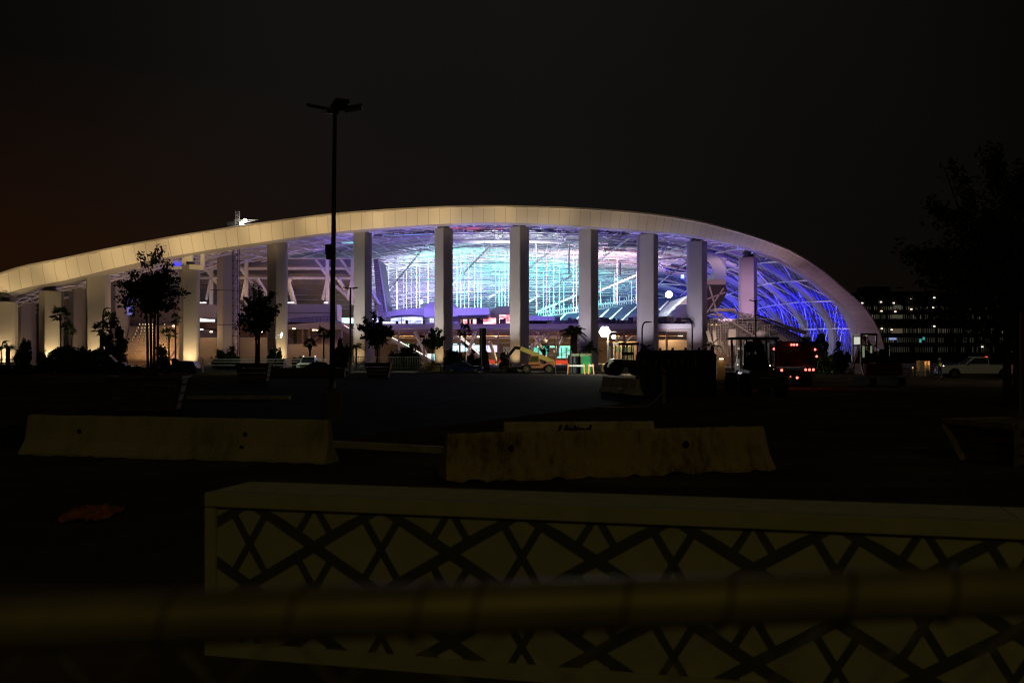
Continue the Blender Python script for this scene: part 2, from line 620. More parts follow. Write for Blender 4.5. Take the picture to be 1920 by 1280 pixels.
# long diagonal trusses hung under the roof (upper right to lower left), measured ends with their depth
def truss(a, b, ya, yb, w=.34, two=True, m=STEEL, name='hanging_truss'):
    p, q = P(*a, ya), P(*b, yb)
    t = MB()
    if two:
        o = Vector((0, 0, w * 1.1))
        t.tube([p, q], w * .28, 5); t.tube([p + o, q + o], w * .28, 5)
        n = max(2, int((q - p).length / 2.5))
        for k in range(n):
            t.tube([p.lerp(q, k / n) + (o if k % 2 else Vector()), p.lerp(q, (k + 1) / n) + (Vector() if k % 2 else o)], w * .13, 3)
    else:
        t.tube([p, q], w * .5, 6)
    return t.build(name, m, ST, world=True)


for a in [((812, 445), (727, 548), 235, 290), ((943, 438), (846, 537), 235, 290), ((1062, 447), (990, 506), 235, 275), ((1190, 440), (1120, 492), 235, 270),
          ((1072, 518), (992, 566), 265, 300), ((965, 530), (915, 560), 280, 300), ((1082, 554), (1006, 586), 300, 320), ((1195, 516), (1120, 548), 290, 310)]:
    truss(*a)
for a in [((848, 452), (1058, 453), 232, 232), ((930, 430), (930, 452), 232, 232), ((1055, 431), (1055, 453), 232, 232), ((1006, 455), (1006, 491), 240, 240), ((1163, 492), (1163, 515), 250, 250),
          ((1238, 476), (1254, 458), 230, 240), ((1254, 458), (1262, 452), 240, 244), ((1236, 494), (1256, 515), 230, 238), ((1234, 486), (1290, 482), 235, 240), ((1256, 515), (1290, 490), 238, 244), ((1067, 456), (1067, 513), 245, 245)]:
    truss(*a, w=.8 if a[0][1] == 452 and a[1][0] == 1058 else .42, two=False)
# the glazed cable wall: tall thin mullions down to the pavilion roof
mul = [(722, 470), (729, 500), (744, 455), (757, 520), (762, 505), (771, 515), (781, 472), (787, 510), (803, 455), (857, 455), (864, 470), (871, 475), (879, 505), (890, 472), (896, 535), (902, 500), (917, 450), (929, 465),
       (936, 520), (941, 530), (947, 485), (953, 480), (961, 530), (967, 540), (1006, 492), (1019, 520), (1025, 465), (1030, 545), (1038, 490), (1049, 510), (1057, 540), (1075, 480), (1081, 500), (1126, 540), (1150, 545), (1157, 490), (1153, 520), (1184, 540), (1193, 520)]
mm = mat('mullion_white', (0.88, 0.88, 0.88), .5, var=.04, scale=.2)
for x, y in mul:
    Y = 285 + (y - 450) * .55
    wd = .24 if y < 500 else .17
    yb = 579 if x < 990 else (586 if x < 1100 else 570)
    b_ = MB(); p = P(x, yb, Y)
    b_.box((p.x, Y, (GZ(y - 12, Y) + p.z) / 2), (wd, wd, GZ(y - 12, Y) - p.z))
    b_.build('mullion', mm, ST, world=True)
for y in (493, 525, 550, 567):
    b_ = MB(); b_.tube([P(715, y, 284), P(990, y, 284)], .09, 4)
    if y > 510: b_.tube([P(990, y, 284), P(1080, y + 1, 284)], .09, 4)
    b_.build('transom_cable', DARK, ST, world=True)

# --- right hand shell: broad white ribs, tube arches with nodes, straight purlins
i_lo = int(NI * .62)
rib_s = [0.09, 0.21, 0.33, 0.46, 0.60, 0.75, 0.90]
for s in rib_s:
    b_ = MB()
    pts = [i_lo + (NI - 1 - i_lo) * q / 44 for q in range(45)]
    a = []; c = []; d = []; e_ = []
    for i in pts:
        a.append(shell(i, s, 0.12)); c.append(shell(i, s + .022, 0.12))
        d.append(shell(i, s + .022, -0.06)); e_.append(shell(i, s, -0.06))
    b_.grid([a, e_, d, c, a])
    b_.build('arch_rib', mat('rib_grey', (.34, .33, .35), .75, var=.1, scale=.2), ST, world=True, smooth=False)
tub_s = [0.15, 0.27, 0.395, 0.53, 0.675, 0.825]
for s in tub_s:
    b_ = MB()
    b_.tube([shell(i_lo + (NI - 1 - i_lo) * q / 44, s, -0.05) for q in range(45)], .42, 8)
    b_.build('tube_arch', mat('rib_grey', (1, 1, 1)), ST, world=True, smooth=True)
nodes_i = [.70, .755, .81, .865, .915, .96]
for fr in nodes_i:
    b_ = MB()
    allS = sorted(rib_s + tub_s)
    b_.tube([shell(NI * fr, s, -0.03) for s in [0.01] + allS + [.98]], .2, 6)
    b_.build('purlin', STEEL, ST, world=True)
dg = MB()
allS = [0.01] + sorted(rib_s + tub_s) + [.98]
for k_ in range(len(allS) - 1):
    for j in range(len(nodes_i) - 1):
        a0, a1 = NI * nodes_i[j], NI * nodes_i[j + 1]
        s0, s1 = allS[k_], allS[k_ + 1]
        if (j + k_) % 2: s0, s1 = s1, s0
        dg.tube([shell(a0, s0, .1), shell(a1, s1, .1)], .17, 5)
dg.build('shell_bracing', STEEL, ST, world=True)

# --- columns: tall pale blades with two faces to the viewer; px of left edge, fold, right edge, top row, depth
cols = [(-14, 12, 28, 566, 184, 0), (28, 50, 63, 567, 200, 1), (72, 96, 114, 546, 188, 0), (128, 146, 158, 530, 206, 1), (160, 175, 203, 515, 189, 0), (204, 224, 236, 506, 206, 1), (334, 351, 372, 496, 191, 0),
        (406, 425, 445, 474, 206, 1), (500, 523, 538, 455, 193, 0), (662, 687, 697, 437, 196, 0), (814, 833, 849, 429, 198, 0), (955, 975, 992, 426, 200, 0),
        (1084, 1106, 1122, 430, 203, 0), (1194, 1222, 1234, 440, 209, 0), (1288, 1312, 1326, 453, 219, 0), (1386, 1408, 1420, 483, 236, 0)]
colm = mat('column_concrete', (0.33, 0.32, 0.31), 0.85, var=0.16, scale=0.14, bump=0.12)
cols = [(a_, b_, c_, d_, e_ + 5, f_) for a_, b_, c_, d_, e_, f_ in cols]
for (xl, xf, xr, yt, Y, back) in cols:
    a, fo, c = GX(xl, Y), GX(xf, Y), GX(xr, Y)
    wd = c - a
    zt = GZ(yt, Y)
    r = .22 * wd
    # blade plan: lens-like six sided outline, rounded at the noses
    poly = [(a + .02 * wd, Y), (a + .10 * wd, Y - .16 * wd), (fo - .02 * wd, Y - .62 * wd), (fo + .02 * wd, Y - .62 * wd), (c - .06 * wd, Y - .18 * wd), (c, Y), (c - .05 * wd, Y + .4 * wd), (fo, Y + .8 * wd), (a + .05 * wd, Y + .4 * wd)]
    b_ = MB(); b_.prism(poly, 0, zt)
    CO = b_.build('column', colm, ST, world=True, bevel=.22)
    b_ = MB(); mx_ = (a + c) / 2
    b_.lathe([(wd * .33, zt + .02), (wd * .33, zt + .35), (wd * .27, zt + .4), (wd * .27, zt + .9), (wd * .36, zt + .95), (wd * .36, zt + 1.3)], (mx_, Y - .1, 0), 14)
    b_.build('bearing', mat('bearing_steel', (.07, .07, .09), .5, var=.2), CO, world=True)
    # bracket from bearing to the edge beam
    b_ = MB(); b_.bar((mx_, Y - .1, zt + 1.3), (mx_, Y + .6, zt + 2.6), wd * .5, wd * .5)
    b_.build('roof_bracket', STEEL, CO, world=True)
# edge beam along the column heads
eb = MB()
eb.tube([P(x, y - 4, Y + 8) for x, y, Y in [(20, 552, 186), (181, 506, 190), (353, 472, 192), (519, 449, 194), (681, 429, 197), (832, 421, 199), (974, 418, 201), (1103, 421, 204), (1214, 431, 210), (1307, 444, 220), (1403, 472, 237)]], .5, 6)
eb.build('edge_beam', GREY, ST, world=True)
# struts from edge beam to fascia
for i in range(14, int(NI * .80), 5):
    b_ = MB(); a = shell(i, .004, .12); c = shell(i + 2, .04, -.02)
    b_.tube([a, c], .2, 5); c2 = shell(i - 2, .04, -.02); b_.tube([a, c2], .14, 5)
    b_.build('soffit_strut', STEEL, ST, world=True)
# --- upper stand seen from behind, with raked soffit and steel frames
def pbox(mb, x0, x1, y0, y1, Y, depth):
    """box whose front face covers the given rows and columns at depth Y"""
    a, b = P(x0, y0, Y), P(x1, y1, Y)
    mb.box(((a.x + b.x) / 2, Y + depth / 2, (a.z + b.z) / 2), (abs(b.x - a.x), depth, abs(a.z - b.z)))
    return mb


UD = MB()
# stepped underside: risers climb towards the viewer
n = 13
for k in range(n):
    Y = 236 + 34 * k / n; z1 = GZ(506, 236) - 13.5 * k / n
    x0, x1 = GX(240, 236), GX(664, 236)
    UD.box(((x0 + x1) / 2, Y + 1.3, z1 - .5), (x1 - x0, 2.62, 1.0))
UD = UD.build('upper_stand', mat('stand_underside', (0.42, 0.37, 0.34), .8, var=.15, scale=.2), ST, world=True)
b_ = MB(); pbox(b_, 240, 664, 486, 506, 234.5, 1.4); b_.build('stand_parapet', GREY, UD, world=True)
b_ = MB(); pbox(b_, 240, 664, 483.5, 486, 234.3, .4); b_.build('parapet_rail', STEEL, UD, world=True)
b_ = MB()
for y in (503.5, 521.5):
    p, q = P(372, y, 233), P(664, y, 233)
    b_.bar(p, q, .5, .55)
b_.build('steel_beam', STEEL, UD, world=True)
for xs in (392, 458, 610, 657):
    b_ = MB()
    b_.bar(P(xs + 4, 486, 233), P(xs + 4, 571, 233), .75, .75)
    b_.bar(P(xs - 8, 503, 232.5), P(xs + 14, 530, 233.5), .6)
    b_.bar(P(xs + 5, 522, 232.6), P(xs + 46, 562, 238), .55)
    b_.bar(P(xs + 3, 522, 232.6), P(xs - 5, 562, 233), .5)
    b_.bar(P(xs + 24, 522, 231.6), P(xs + 54, 571, 236), .6)
    b_.bar(P(xs - 5, 503, 233), P(xs - 18, 487, 233), .5)
    b_.build('steel_frame', STEEL, UD, world=True)
b_ = MB(); b_.bar(P(540, 527, 232.5), P(552, 570, 234), 1.1, .6); b_.bar(P(538, 530, 232), P(546, 524, 232), .7); b_.build('steel_frame', STEEL, UD, world=True)
# end wall of the stand, cut by a flight of steps, seen edge on
b_ = MB()
ed = [(700, 486), (709, 486), (724, 584), (722, 600), (709, 600)]
b_.add([P(x, y, 236) for x, y in ed] + [P(x, y, 236) + Vector((0, 14, 0)) for x, y in ed],
       [(4, 3, 2, 1, 0), (5, 6, 7, 8, 9)] + [((i + 1) % 5, i, i + 5, 5 + (i + 1) % 5) for i in range(5)][::1])
EW = b_.build('stand_end_wall', GREY, ST, world=True)
b_ = MB()
for k in range(20):
    t = k / 20
    p = P(702 + 10.5 * t + 3, 490 + 96 * t, 235.6)
    b_.box((p.x - .1, p.y, p.z), (.95, .5, .22))
b_.build('end_steps', mat('lilac_steps', (.5, .5, .52), .7), EW, world=True)
b_ = MB(); b_.bar(P(709.5, 485, 235.5), P(725, 585, 235.5), .25, .25); b_.build('end_rail', STEEL, EW, world=True)
b_ = MB()
b_.bar(P(694, 520, 238), P(694, 610, 238), .7); b_.bar(P(688, 520, 240), P(698, 612, 240), .4); b_.bar(P(693, 585, 238), P(712, 575, 238), .6); b_.bar(P(704, 560, 239), P(704, 612, 239), .5)
b_.build('end_frame', STEEL, EW, world=True)

# --- concourse floors, walls, posts
CC = MB()
pbox(CC, 690, 1300, 607, 616.5, 222, 52)
CC = CC.build('concourse_slab', mat('slab_edge', (.6, .58, .58), .7, var=.1, scale=.2), ST, world=True)
b_ = MB(); pbox(b_, 690, 1300, 617.2, 621.5, 222.8, 1.2); b_.build('slab_beam', BEIGE, CC, world=True)
b_ = MB(); pbox(b_, 1326, 1400, 597, 607, 224, 40); b_.build('slab_landing', mat('slab_edge', (1, 1, 1)), CC, world=True)
b_ = MB()
for k in range(48):
    p = P(692 + 608 * k / 47, 606, 222.2)
    b_.bar((p.x, p.y, p.z), (p.x, p.y, p.z + 1.1), .05)
for dz in (.55, 1.1):
    p, q = P(692, 606, 222.2), P(1300, 606, 222.2)
    b_.bar((p.x, p.y, p.z + dz), (q.x, q.y, q.z + dz), .06)
b_.build('balustrade', DARK, CC, world=True)
# ribs under the slab
b_ = MB()
for k in range(9):
    Y = 227 + 5 * k
    p, q = P(640, 618 + 0 * k, 224), P(1300, 618, 224)
    b_.box(((p.x + q.x) / 2, Y, GZ(617, 222) - .9), (q.x - p.x, .5, .9))
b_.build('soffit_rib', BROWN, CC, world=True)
# back wall of the lower concourse
b_ = MB(); pbox(b_, 640, 1420, 600, 690, 273, 1.5)
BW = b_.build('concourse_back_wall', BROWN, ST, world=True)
for k in range(16):
    x0 = 700 + 34 * k
    b_ = MB(); pbox(b_, x0, x0 + (22 if k % 3 else 12), 640 + (k * 7) % 9, 688, 272.4, .4)
    b_.build('shop_front', mat('shop_dark_%d' % (k % 3), ((.06, .04, .035), (.16, .12, .10), (.09, .05, .05))[k % 3], .5), BW, world=True)
for y in (625, 633, 641):
    b_ = MB(); pbox(b_, 690, 1300, y, y + 2.2, 271.6, .6); b_.build('service_pipe', GREY if y != 633 else BEIGE, BW, world=True)
for x0, x1, yb in [(1236, 1290, 637), (1325, 1372, 640), (1150, 1196, 640)]:
    b_ = MB(); pbox(b_, x0, x1, yb, 690, 232, 1.0); b_.build('concourse_wall', BEIGE, ST, world=True)
# slanted struts and posts below the slab
VS = [(892, 618, 872, 680), (918, 640, 932, 680), (934, 619, 934, 680), (1004, 632, 1024, 672), (1000, 645, 968, 690), (1022, 628, 990, 660), (1028, 622, 1028, 680), (1046, 618, 1046, 668), (1062, 624, 1040, 660),
      (1155, 640, 1175, 620), (1172, 640, 1192, 620), (1170, 622, 1170, 680), (1250, 620, 1250, 668), (862, 620, 862, 690), (810, 620, 770, 660), (778, 622, 800, 668), (795, 622, 795, 690), (1340, 610, 1352, 660), (1352, 610, 1366, 668), (700, 616, 700, 690), (748, 616, 748, 690), (1004, 618, 1024, 640)]
for x0, y0, x1, y1 in VS:
    b_ = MB(); b_.bar(P(x0, y0, 226), P(x1, y1, 226 + (3 if x0 != x1 else 0)), .55 if x0 != x1 else .45)
    b_.build('concourse_strut', STEEL if x0 != x1 else BEIGE, ST, world=True)
b_ = MB()
for y, x0, x1 in [(630, 980, 1080), (633.5, 850, 955), (634, 1150, 1196), (628, 740, 812)]:
    b_.bar(P(x0, y, 229), P(x1, y, 229), .3, .35)
b_.build('concourse_beam', STEEL, ST, world=True)
WL = emit('warm_downlight', (1.0, .66, .32), 7.0)
for x, y in [(758, 627), (858, 632), (889, 624), (898, 631), (917, 622.5), (949, 626), (953, 627), (1238, 627), (1254, 628), (1272, 623), (1276, 629.5), (700, 640), (868, 627), (930, 630), (1140, 640), (1075, 628), (1015, 619), (1053, 620)]:
    Y = 231
    b_ = MB(); p = P(x, y, Y); b_.box(p, (.9 if x % 3 else .5, .5, .16)); b_.build('ceiling_light', WL, ST, world=True)

# lit screens and shop windows under the slab
TEAL = screen_mat('teal_screen', [(.25, .75, 1.0), (.55, .95, 1.0), (.8, 1.0, 1.0)], 2.0, (.10, .1, .3))
LILA = screen_mat('lilac_screen', [(.25, .28, .9), (.9, .85, 1.0), (.95, .6, 1.0)], 1.2, (.25, .1, .4))
GRN = screen_mat('green_window', [(.0, .22, .14), (.10, .62, .44), (.45, 1.0, .85)], 1.5, (.35, .1, .9))
GRNL = emit('green_led', (.25, 1.0, .62), 1.8)
TLED = emit('teal_led', (.35, .85, 1.0), 2.2)


def screen(x0, x1, y0, y1, Y, m, name='led_screen', d=.4):
    b_ = MB(); pbox(b_, x0, x1, y0, y1, Y, d); return b_.build(name, m, ST, world=True)


screen(846, 900, 647, 659, 246, TEAL)
screen(910, 934, 647, 660, 246, LILA)
for x in (853, 866, 879, 886):
    screen(x - 3, x + 4, 644, 645.2, 246, TLED, 'led_strip')
screen(800, 818, 663, 676, 244, TEAL)
screen(1000, 1030, 652, 671, 250, GRN, 'shop_window')
screen(1044, 1074, 652, 671, 250, GRN, 'shop_window')
for x0, x1 in ((991, 1004), (1007, 1026), (1031, 1041), (1045, 1075)):
    screen(x0, x1, 648.5, 651.5, 248, GRNL, 'led_strip')
screen(943, 956, 650, 664, 250, mat('frosted_panel', (.5, .55, .55), .5), 'frosted_screen')
for x0, x1 in ((747, 753), (757, 763), (765, 767)):
    screen(x0, x1, 645, 646.5, 240, GRNL, 'led_strip')
for x0, x1, y0, y1 in ((915, 942, 674, 681), (1040, 1078, 675, 682)):
    b_ = MB(); pbox(b_, x0, x1, y0, y1, 236, .4); b_.build('red_hoarding', mat('red_hoarding', (.45, .05, .04), .6), ST, world=True)
# window frames of the green shop
b_ = MB()
for x in (1000, 1010, 1020, 1030, 1044, 1053, 1062, 1074):
    b_.bar(P(x, 652, 249.5), P(x, 671, 249.5), .22)
for y in (657, 661, 665):
    b_.bar(P(1000, y, 249.4), P(1074, y, 249.4), .14)
b_.build('shop_frame', GREY, ST, world=True)

# escalators with lit edges
for (xa, ya, xb, yb) in [(852, 628, 905, 672), (735, 636, 812, 678), (626, 600, 665, 626), (862, 632, 892, 660)]:
    b_ = MB()
    b_.bar(P(xa, ya, 229), P(xb, yb, 229), 1.1, 1.0)
    E_ = b_.build('escalator', GREY, ST, world=True)
    b_ = MB(); b_.bar(P(xa, ya - 3.5, 228.2), P(xb, yb - 3.5, 228.2), .12, .14)
    b_.build('lit_edge', emit('white_led', (1.0, .86, .72), 2.0), E_, world=True)

# --- pavilion with curved roofs on the slab
PUR = mat('pavilion_cladding', (.66, .66, .7), .6, var=.06, scale=.1)
PV = thing  # (kept as parts of the stadium)
b_ = MB()
top = [(722, 586), (735, 583), (750, 580.5), (765, 578.6), (790, 577.2), (815, 577)]
bot = [(722, 594), (735, 593), (750, 592), (770, 591.5), (795, 592), (815, 594)]
poly = top + bot[::-1]
b_.side([(P(x, y, 238).x, P(x, y, 238).z) for x, y in poly], 238, 262)
PVR = b_.build('pavilion_roof', PUR, ST, world=True)
b_ = MB()
poly = [(795, 577), (917, 577), (917, 590), (862, 591), (846, 594), (795, 594)]
b_.side([(P(x, y, 236).x, P(x, y, 236).z) for x, y in poly], 236, 262)
b_.build('pavilion_roof', PUR, ST, world=True)
b_ = MB(); p = P(880, 593, 236); b_.box((P(888, 0, 240).x, 244, GZ(593.2, 236)), (GX(917, 236) - GX(862, 236), 16, .5)); b_.build('roof_soffit', DARK, PVR, world=True)
b_ = MB()
b_.side([(P(x, y, 237).x, P(x, y, 237).z) for x, y in [(734, 593.5), (750, 591), (772, 590.2), (795, 592.5), (795, 594.5), (772, 592.6), (750, 593.4), (734, 596)]], 236, 238.5)
b_.build('roof_soffit', DARK, PVR, world=True)
b_ = MB(); pbox(b_, 797, 862, 592, 607, 240, 10); b_.build('pavilion_wall', PUR, ST, world=True)
b_ = MB()
b_.side([(P(x, y, 239).x, P(x, y, 239).z) for x, y in [(792, 578), (800, 569), (810, 566), (846, 565), (851, 569), (856, 578)]], 239, 256)
b_.build('pavilion_vault', PUR, ST, world=True)
PINK = screen_mat('pink_shop', [(.55, .0, .10), (1.0, .28, .30), (1.0, .75, .72), (1.0, .9, .85)], 2.2, (.22, .1, .5))
BLUW = screen_mat('blue_shop', [(.10, .10, .7), (.55, .6, 1.0), (.95, .85, 1.0)], 2.1, (.3, .1, .5))
screen(868, 930, 595.5, 607, 248, PINK, 'shop_window')
screen(936, 957, 590, 606, 250, PINK, 'shop_window')
screen(716, 752, 595, 606.5, 247, BLUW, 'shop_window')
screen(754, 792, 594, 606.5, 247, BLUW, 'shop_window')
screen(806, 813, 597, 604, 239.5, BLUW, 'shop_window')
screen(632, 662, 596, 606, 246, TEAL, 'led_screen')
screen(694, 714, 596, 604, 247, BLUW, 'shop_window')
b_ = MB()
for x, y0 in [(876, 598), (882, 598.5), (893, 597), (899, 598), (937, 598), (944, 596), (760, 600), (742, 602), (798, 598)]:
    b_ = MB(); pbox(b_, x, x + (7 if x % 2 else 4.5), y0, 607.5, 242, .8); b_.build('shop_counter', mat('maroon_counter', (.18, .04, .06), .6), ST, world=True)
b_ = MB(); p = P(946, 588, 262); b_.ball((p.x, 262, p.z), 2.6, 16, 9, 1.5, 1, .8); b_.build('pavilion_dome', PUR, ST, world=True)
b_ = MB(); pbox(b_, 990, 1038, 592, 600, 232, 18); pbox(b_, 1004, 1036, 598.2, 600.5, 231.4, .5); b_.build('terrace_canopy', PUR, ST, world=True)
b_ = MB(); pbox(b_, 992, 1026, 600.5, 607, 240, 4); b_.build('terrace_bar', DARK, ST, world=True)
b_ = MB(); pbox(b_, 1234, 1263, 595, 607, 234, 12); b_.build('kiosk_block', BEIGE, ST, world=True)
b_ = MB(); pbox(b_, 1230, 1266, 592.5, 595, 233, 14); b_.build('kiosk_roof', STEEL, ST, world=True)
b_ = MB(); pbox(b_, 1184, 1198, 592, 600, 236, 8); b_.build('kiosk_roof', STEEL, ST, world=True)
for x, y, r in [(1276, 590, 2.5), (1282, 582, 2.2)]:
    b_ = MB(); p = P(x, y, 246); b_.lathe([(r, -1.6), (r * 1.02, 0), (r * .9, 1.0), (r * .6, 1.4)], (p.x, 246, p.z), 18); b_.build('round_pod', STEEL, ST, world=True)
# planters / people-high clutter on the terrace
cl = MB(); rr = random.Random(12)
for k in range(60):
    x = rr.uniform(1035, 1298); p = P(x, 606.5, 226 + rr.uniform(0, 8)); h = rr.uniform(.6, 1.9)
    cl.box((p.x, p.y, GZ(607, 222) + h / 2), (rr.uniform(.3, 1.2), .4, h))
cl = cl.build('terrace_clutter', mat('terrace_furniture', (.16, .12, .16), .7, var=.6, scale=1), ST, world=True)
cl['kind'] = 'stuff'

# --- lower seating bank, deep blue seats, white stepped aisles
def seatmat():
    m = bpy.data.materials.new('stadium_seats'); m.use_nodes = True
    t = m.node_tree; b = t.nodes['Principled BSDF']; b.inputs['Roughness'].default_value = .5
    uv = t.nodes.new('ShaderNodeUVMap'); wv = t.nodes.new('ShaderNodeTexWave'); wv.bands_direction = 'Y'; wv.inputs['Scale'].default_value = 1.6
    t.links.new(uv.outputs[0], wv.inputs[0])
    r = t.nodes.new('ShaderNodeValToRGB'); r.color_ramp.elements[0].color = (.04, .06, .16, 1); r.color_ramp.elements[1].color = (.16, .28, .55, 1)
    t.links.new(wv.outputs['Color'], r.inputs[0]); t.links.new(r.outputs[0], b.inputs['Base Color'])
    return m


SEAT = seatmat()
A, B, C_, D = P(990, 609, 300), P(1330, 612, 300), P(1300, 552, 356), P(1000, 596, 356)
b_ = MB()
rows = []; uvs = []
for i in range(9):
    t = i / 8
    l, r = A.lerp(D, t), B.lerp(C_, t)
    rows.append([l.lerp(r, j / 16) for j in range(17)]); uvs.append([(j * 3, t * 40) for j in range(17)])
b_.grid(rows, uvs); SB = b_.build('seating_bank', SEAT, ST, world=True)
for xa, ya, xb, yb in [(1016, 605, 1034, 589), (1044, 605, 1063, 587), (1074, 606, 1096, 585), (1124, 597, 1141, 581), (1136, 606, 1166, 578), (1160, 606, 1194, 575), (1186, 605, 1204, 590), (1236, 582, 1252, 566), (1240, 592, 1272, 562), (1246, 596, 1290, 556)]:
    b_ = MB()
    t0, t1 = (609 - ya) / 45, min(1, (609 - yb) / 45)
    p, q = P(xa, ya, 300 + 8), P(xb, yb, 340)
    nst = 14
    for k in range(nst):
        c = p.lerp(q, (k + .5) / nst); b_.box((c.x, c.y - .6, c.z + .2), (.42, 1.6, .4))
    b_.build('aisle_steps', STEEL, SB, world=True)
b_ = MB(); a, b = P(1000, 596.5, 352), P(1205, 572, 352)
b_.bar(a, b, .3, 1.0); b_.build('tier_front', STEEL, ST, world=True)
# ribbon and club tier behind (row of thin posts, lit)
b_ = MB()
for k in range(46):
    t = k / 45; c = P(1010 + 195 * t, 594.5 - 25 * t, 356); b_.bar(c, (c.x, c.y, c.z + 2.0 + (k % 4) * .6), .2)
b_.bar(P(1010, 586, 356), P(1205, 560, 356), .2, .4)
b_.build('tier_balustrade', STEEL, ST, world=True)
# side wall of the bank
b_ = MB(); pl = [(1246, 597), (1292, 553), (1292, 597)]
b_.side([(P(x, y, 296).x, P(x, y, 296).z) for x, y in pl], 296, 330); b_.build('bank_side_wall', STEEL, ST, world=True)
# far stand closing the bowl
b_ = MB()
b_.grid([[Vector((-110, 400, 2)), Vector((60, 400, 2))], [Vector((-110, 474, 17)), Vector((60, 474, 17))]], [[(0, 0), (40, 0)], [(0, 40), (40, 40)]]); b_.build('far_stand', SEAT, ST, world=True)

# --- brown end of the upper stand by the shell, and the curved ring truss above it
b_ = MB(); pl = [(1322, 556), (1332, 525), (1358, 529), (1364, 546), (1350, 573), (1340, 584), (1326, 590)]
b_.side([(P(x, y, 262).x, P(x, y, 262).z) for x, y in pl], 262, 270)
b_.build('stand_end', mat('stand_end_panel', (.05, .042, .038), .8, var=.2, scale=.2), ST, world=True)
b_ = MB(); c0 = [(1324, 588, 1357, 540), (1330, 536, 1344, 586), (1322, 562, 1360, 548)]
for x0, y0, x1, y1 in c0: b_.bar(P(x0, y0, 260), P(x1, y1, 260), .38)
pbox(b_, 1326, 1361, 524, 533, 259, 1.0)
b_.build('stand_end_frame', BEIGE, ST, world=True)
b_ = MB(); pbox(b_, 1340, 1380, 578, 583, 256, 6); pbox(b_, 1335, 1355, 588, 591, 254, 4); b_.build('stair_landing', BEIGE, ST, world=True)
ring = [(1312, 452, 262), (1328, 456, 264), (1342, 465, 268), (1353, 478, 273), (1361, 492, 278), (1362, 506, 284), (1356, 518, 290), (1346, 527, 296)]
b_ = MB()
rp = [P(*r) for r in ring]
b_.grid([[p + Vector((0, 0, 1.4)) for p in rp], [p - Vector((0, 0, 1.6)) for p in rp], [p + Vector((-2.6, 3, -2.2)) for p in rp], [p + Vector((-2.6, 3, 1.0)) for p in rp], [p + Vector((0, 0, 1.4)) for p in rp]])
b_.build('ring_beam', mat('ring_grey', (.22, .21, .23), .7), ST, world=True, smooth=False)

# --- walls left of the bowl: box, ramp, lower wall
LAV = mat('lavender_wall', (.50, .49, .50), .75, var=.12, scale=.15)
b_ = MB(); pbox(b_, 372, 405, 571, 596, 222, 8); b_.build('wall_box', LAV, ST, world=True)
b_ = MB(); pbox(b_, 536, 632, 570, 606, 224, 6); WB = b_.build('wall_box', LAV, ST, world=True)
b_ = MB(); pbox(b_, 536, 632, 585.6, 586.6, 223.9, .2); b_.build('wall_joint', DARK, WB, world=True)
b_ = MB(); pbox(b_, 440, 505, 571, 612, 226, 5); b_.build('wall_box', LAV, ST, world=True)
screen(374, 402, 586, 603, 232, emit('white_lightbox', (1.0, .95, .92), 1.3), 'lightbox')
b_ = MB(); arc = [(520, 610), (548, 608), (575, 605.6), (605, 603.5), (632, 605), (664, 622)]
b_.side([(P(x, y, 219).x, P(x, y, 219).z) for x, y in arc + [(664, 631), (640, 618), (605, 617), (560, 617), (520, 618)]], 219, 222)
RP = b_.build('ramp', BEIGE, ST, world=True)
b_ = MB()
for k in range(22):
    t = k / 21; i = min(4, int(t * 4.999)); u = t * 5 - i
    if i > 4: i = 4
    x = arc[i][0] + (arc[i + 1][0] - arc[i][0]) * u; y = arc[i][1] + (arc[i + 1][1] - arc[i][1]) * u
    p = P(x, y, 219.2); b_.bar(p, (p.x, p.y, p.z + 1.2), .05)
for dz in (.6, 1.2):
    b_.tube([P(x, y, 219.2) + Vector((0, 0, dz)) for x, y in arc], .04, 4)
b_.build('ramp_railing', DARK, RP, world=True)
b_ = MB(); pbox(b_, 372, 640, 617, 646, 236, 2); b_.build('recess_wall', mat('recess_pink', (.42, .30, .30), .8, var=.3, scale=.3), ST, world=True)
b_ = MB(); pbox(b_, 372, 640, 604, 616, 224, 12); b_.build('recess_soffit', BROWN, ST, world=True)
b_ = MB(); pbox(b_, 372, 510, 632.5, 690, 214, 3); pbox(b_, 511, 632, 645, 690, 214, 3); b_.build('plinth_wall', BEIGE, ST, world=True)
for x, w_ in ((567, 4), (579, 4), (512, 4), (604, 3), (553, 6)):
    b_ = MB(); pbox(b_, x - w_ / 2, x + w_ / 2, 611, 645, 221, .6); b_.build('recess_post', BEIGE if w_ < 6 else DARK, ST, world=True)
b_ = MB()
for x0, y0, x1, y1 in [(585, 640, 604, 622), (604, 622, 626, 641), (540, 632, 549, 641), (590, 622, 620, 622)]:
    b_.bar(P(x0, y0, 226), P(x1, y1, 226), .5)
b_.build('recess_brace', BEIGE, ST, world=True)
for x, y in ((378, 617.5), (396, 622), (588, 618.5), (594, 618.6), (551, 616), (326, 611), (490, 622)):
    b_ = MB(); p = P(x, y, 213); b_.box(p, (.5, .4, .22)); b_.build('ceiling_light', WL, ST, world=True)
for x in (374, 383, 548, 611, 541):
    b_ = MB(); p = P(x, 567.5, 231); b_.box(p, (.8, .4, .25)); b_.build('ceiling_light', emit('white_lamp', (1, .92, .85), 2.5), ST, world=True)

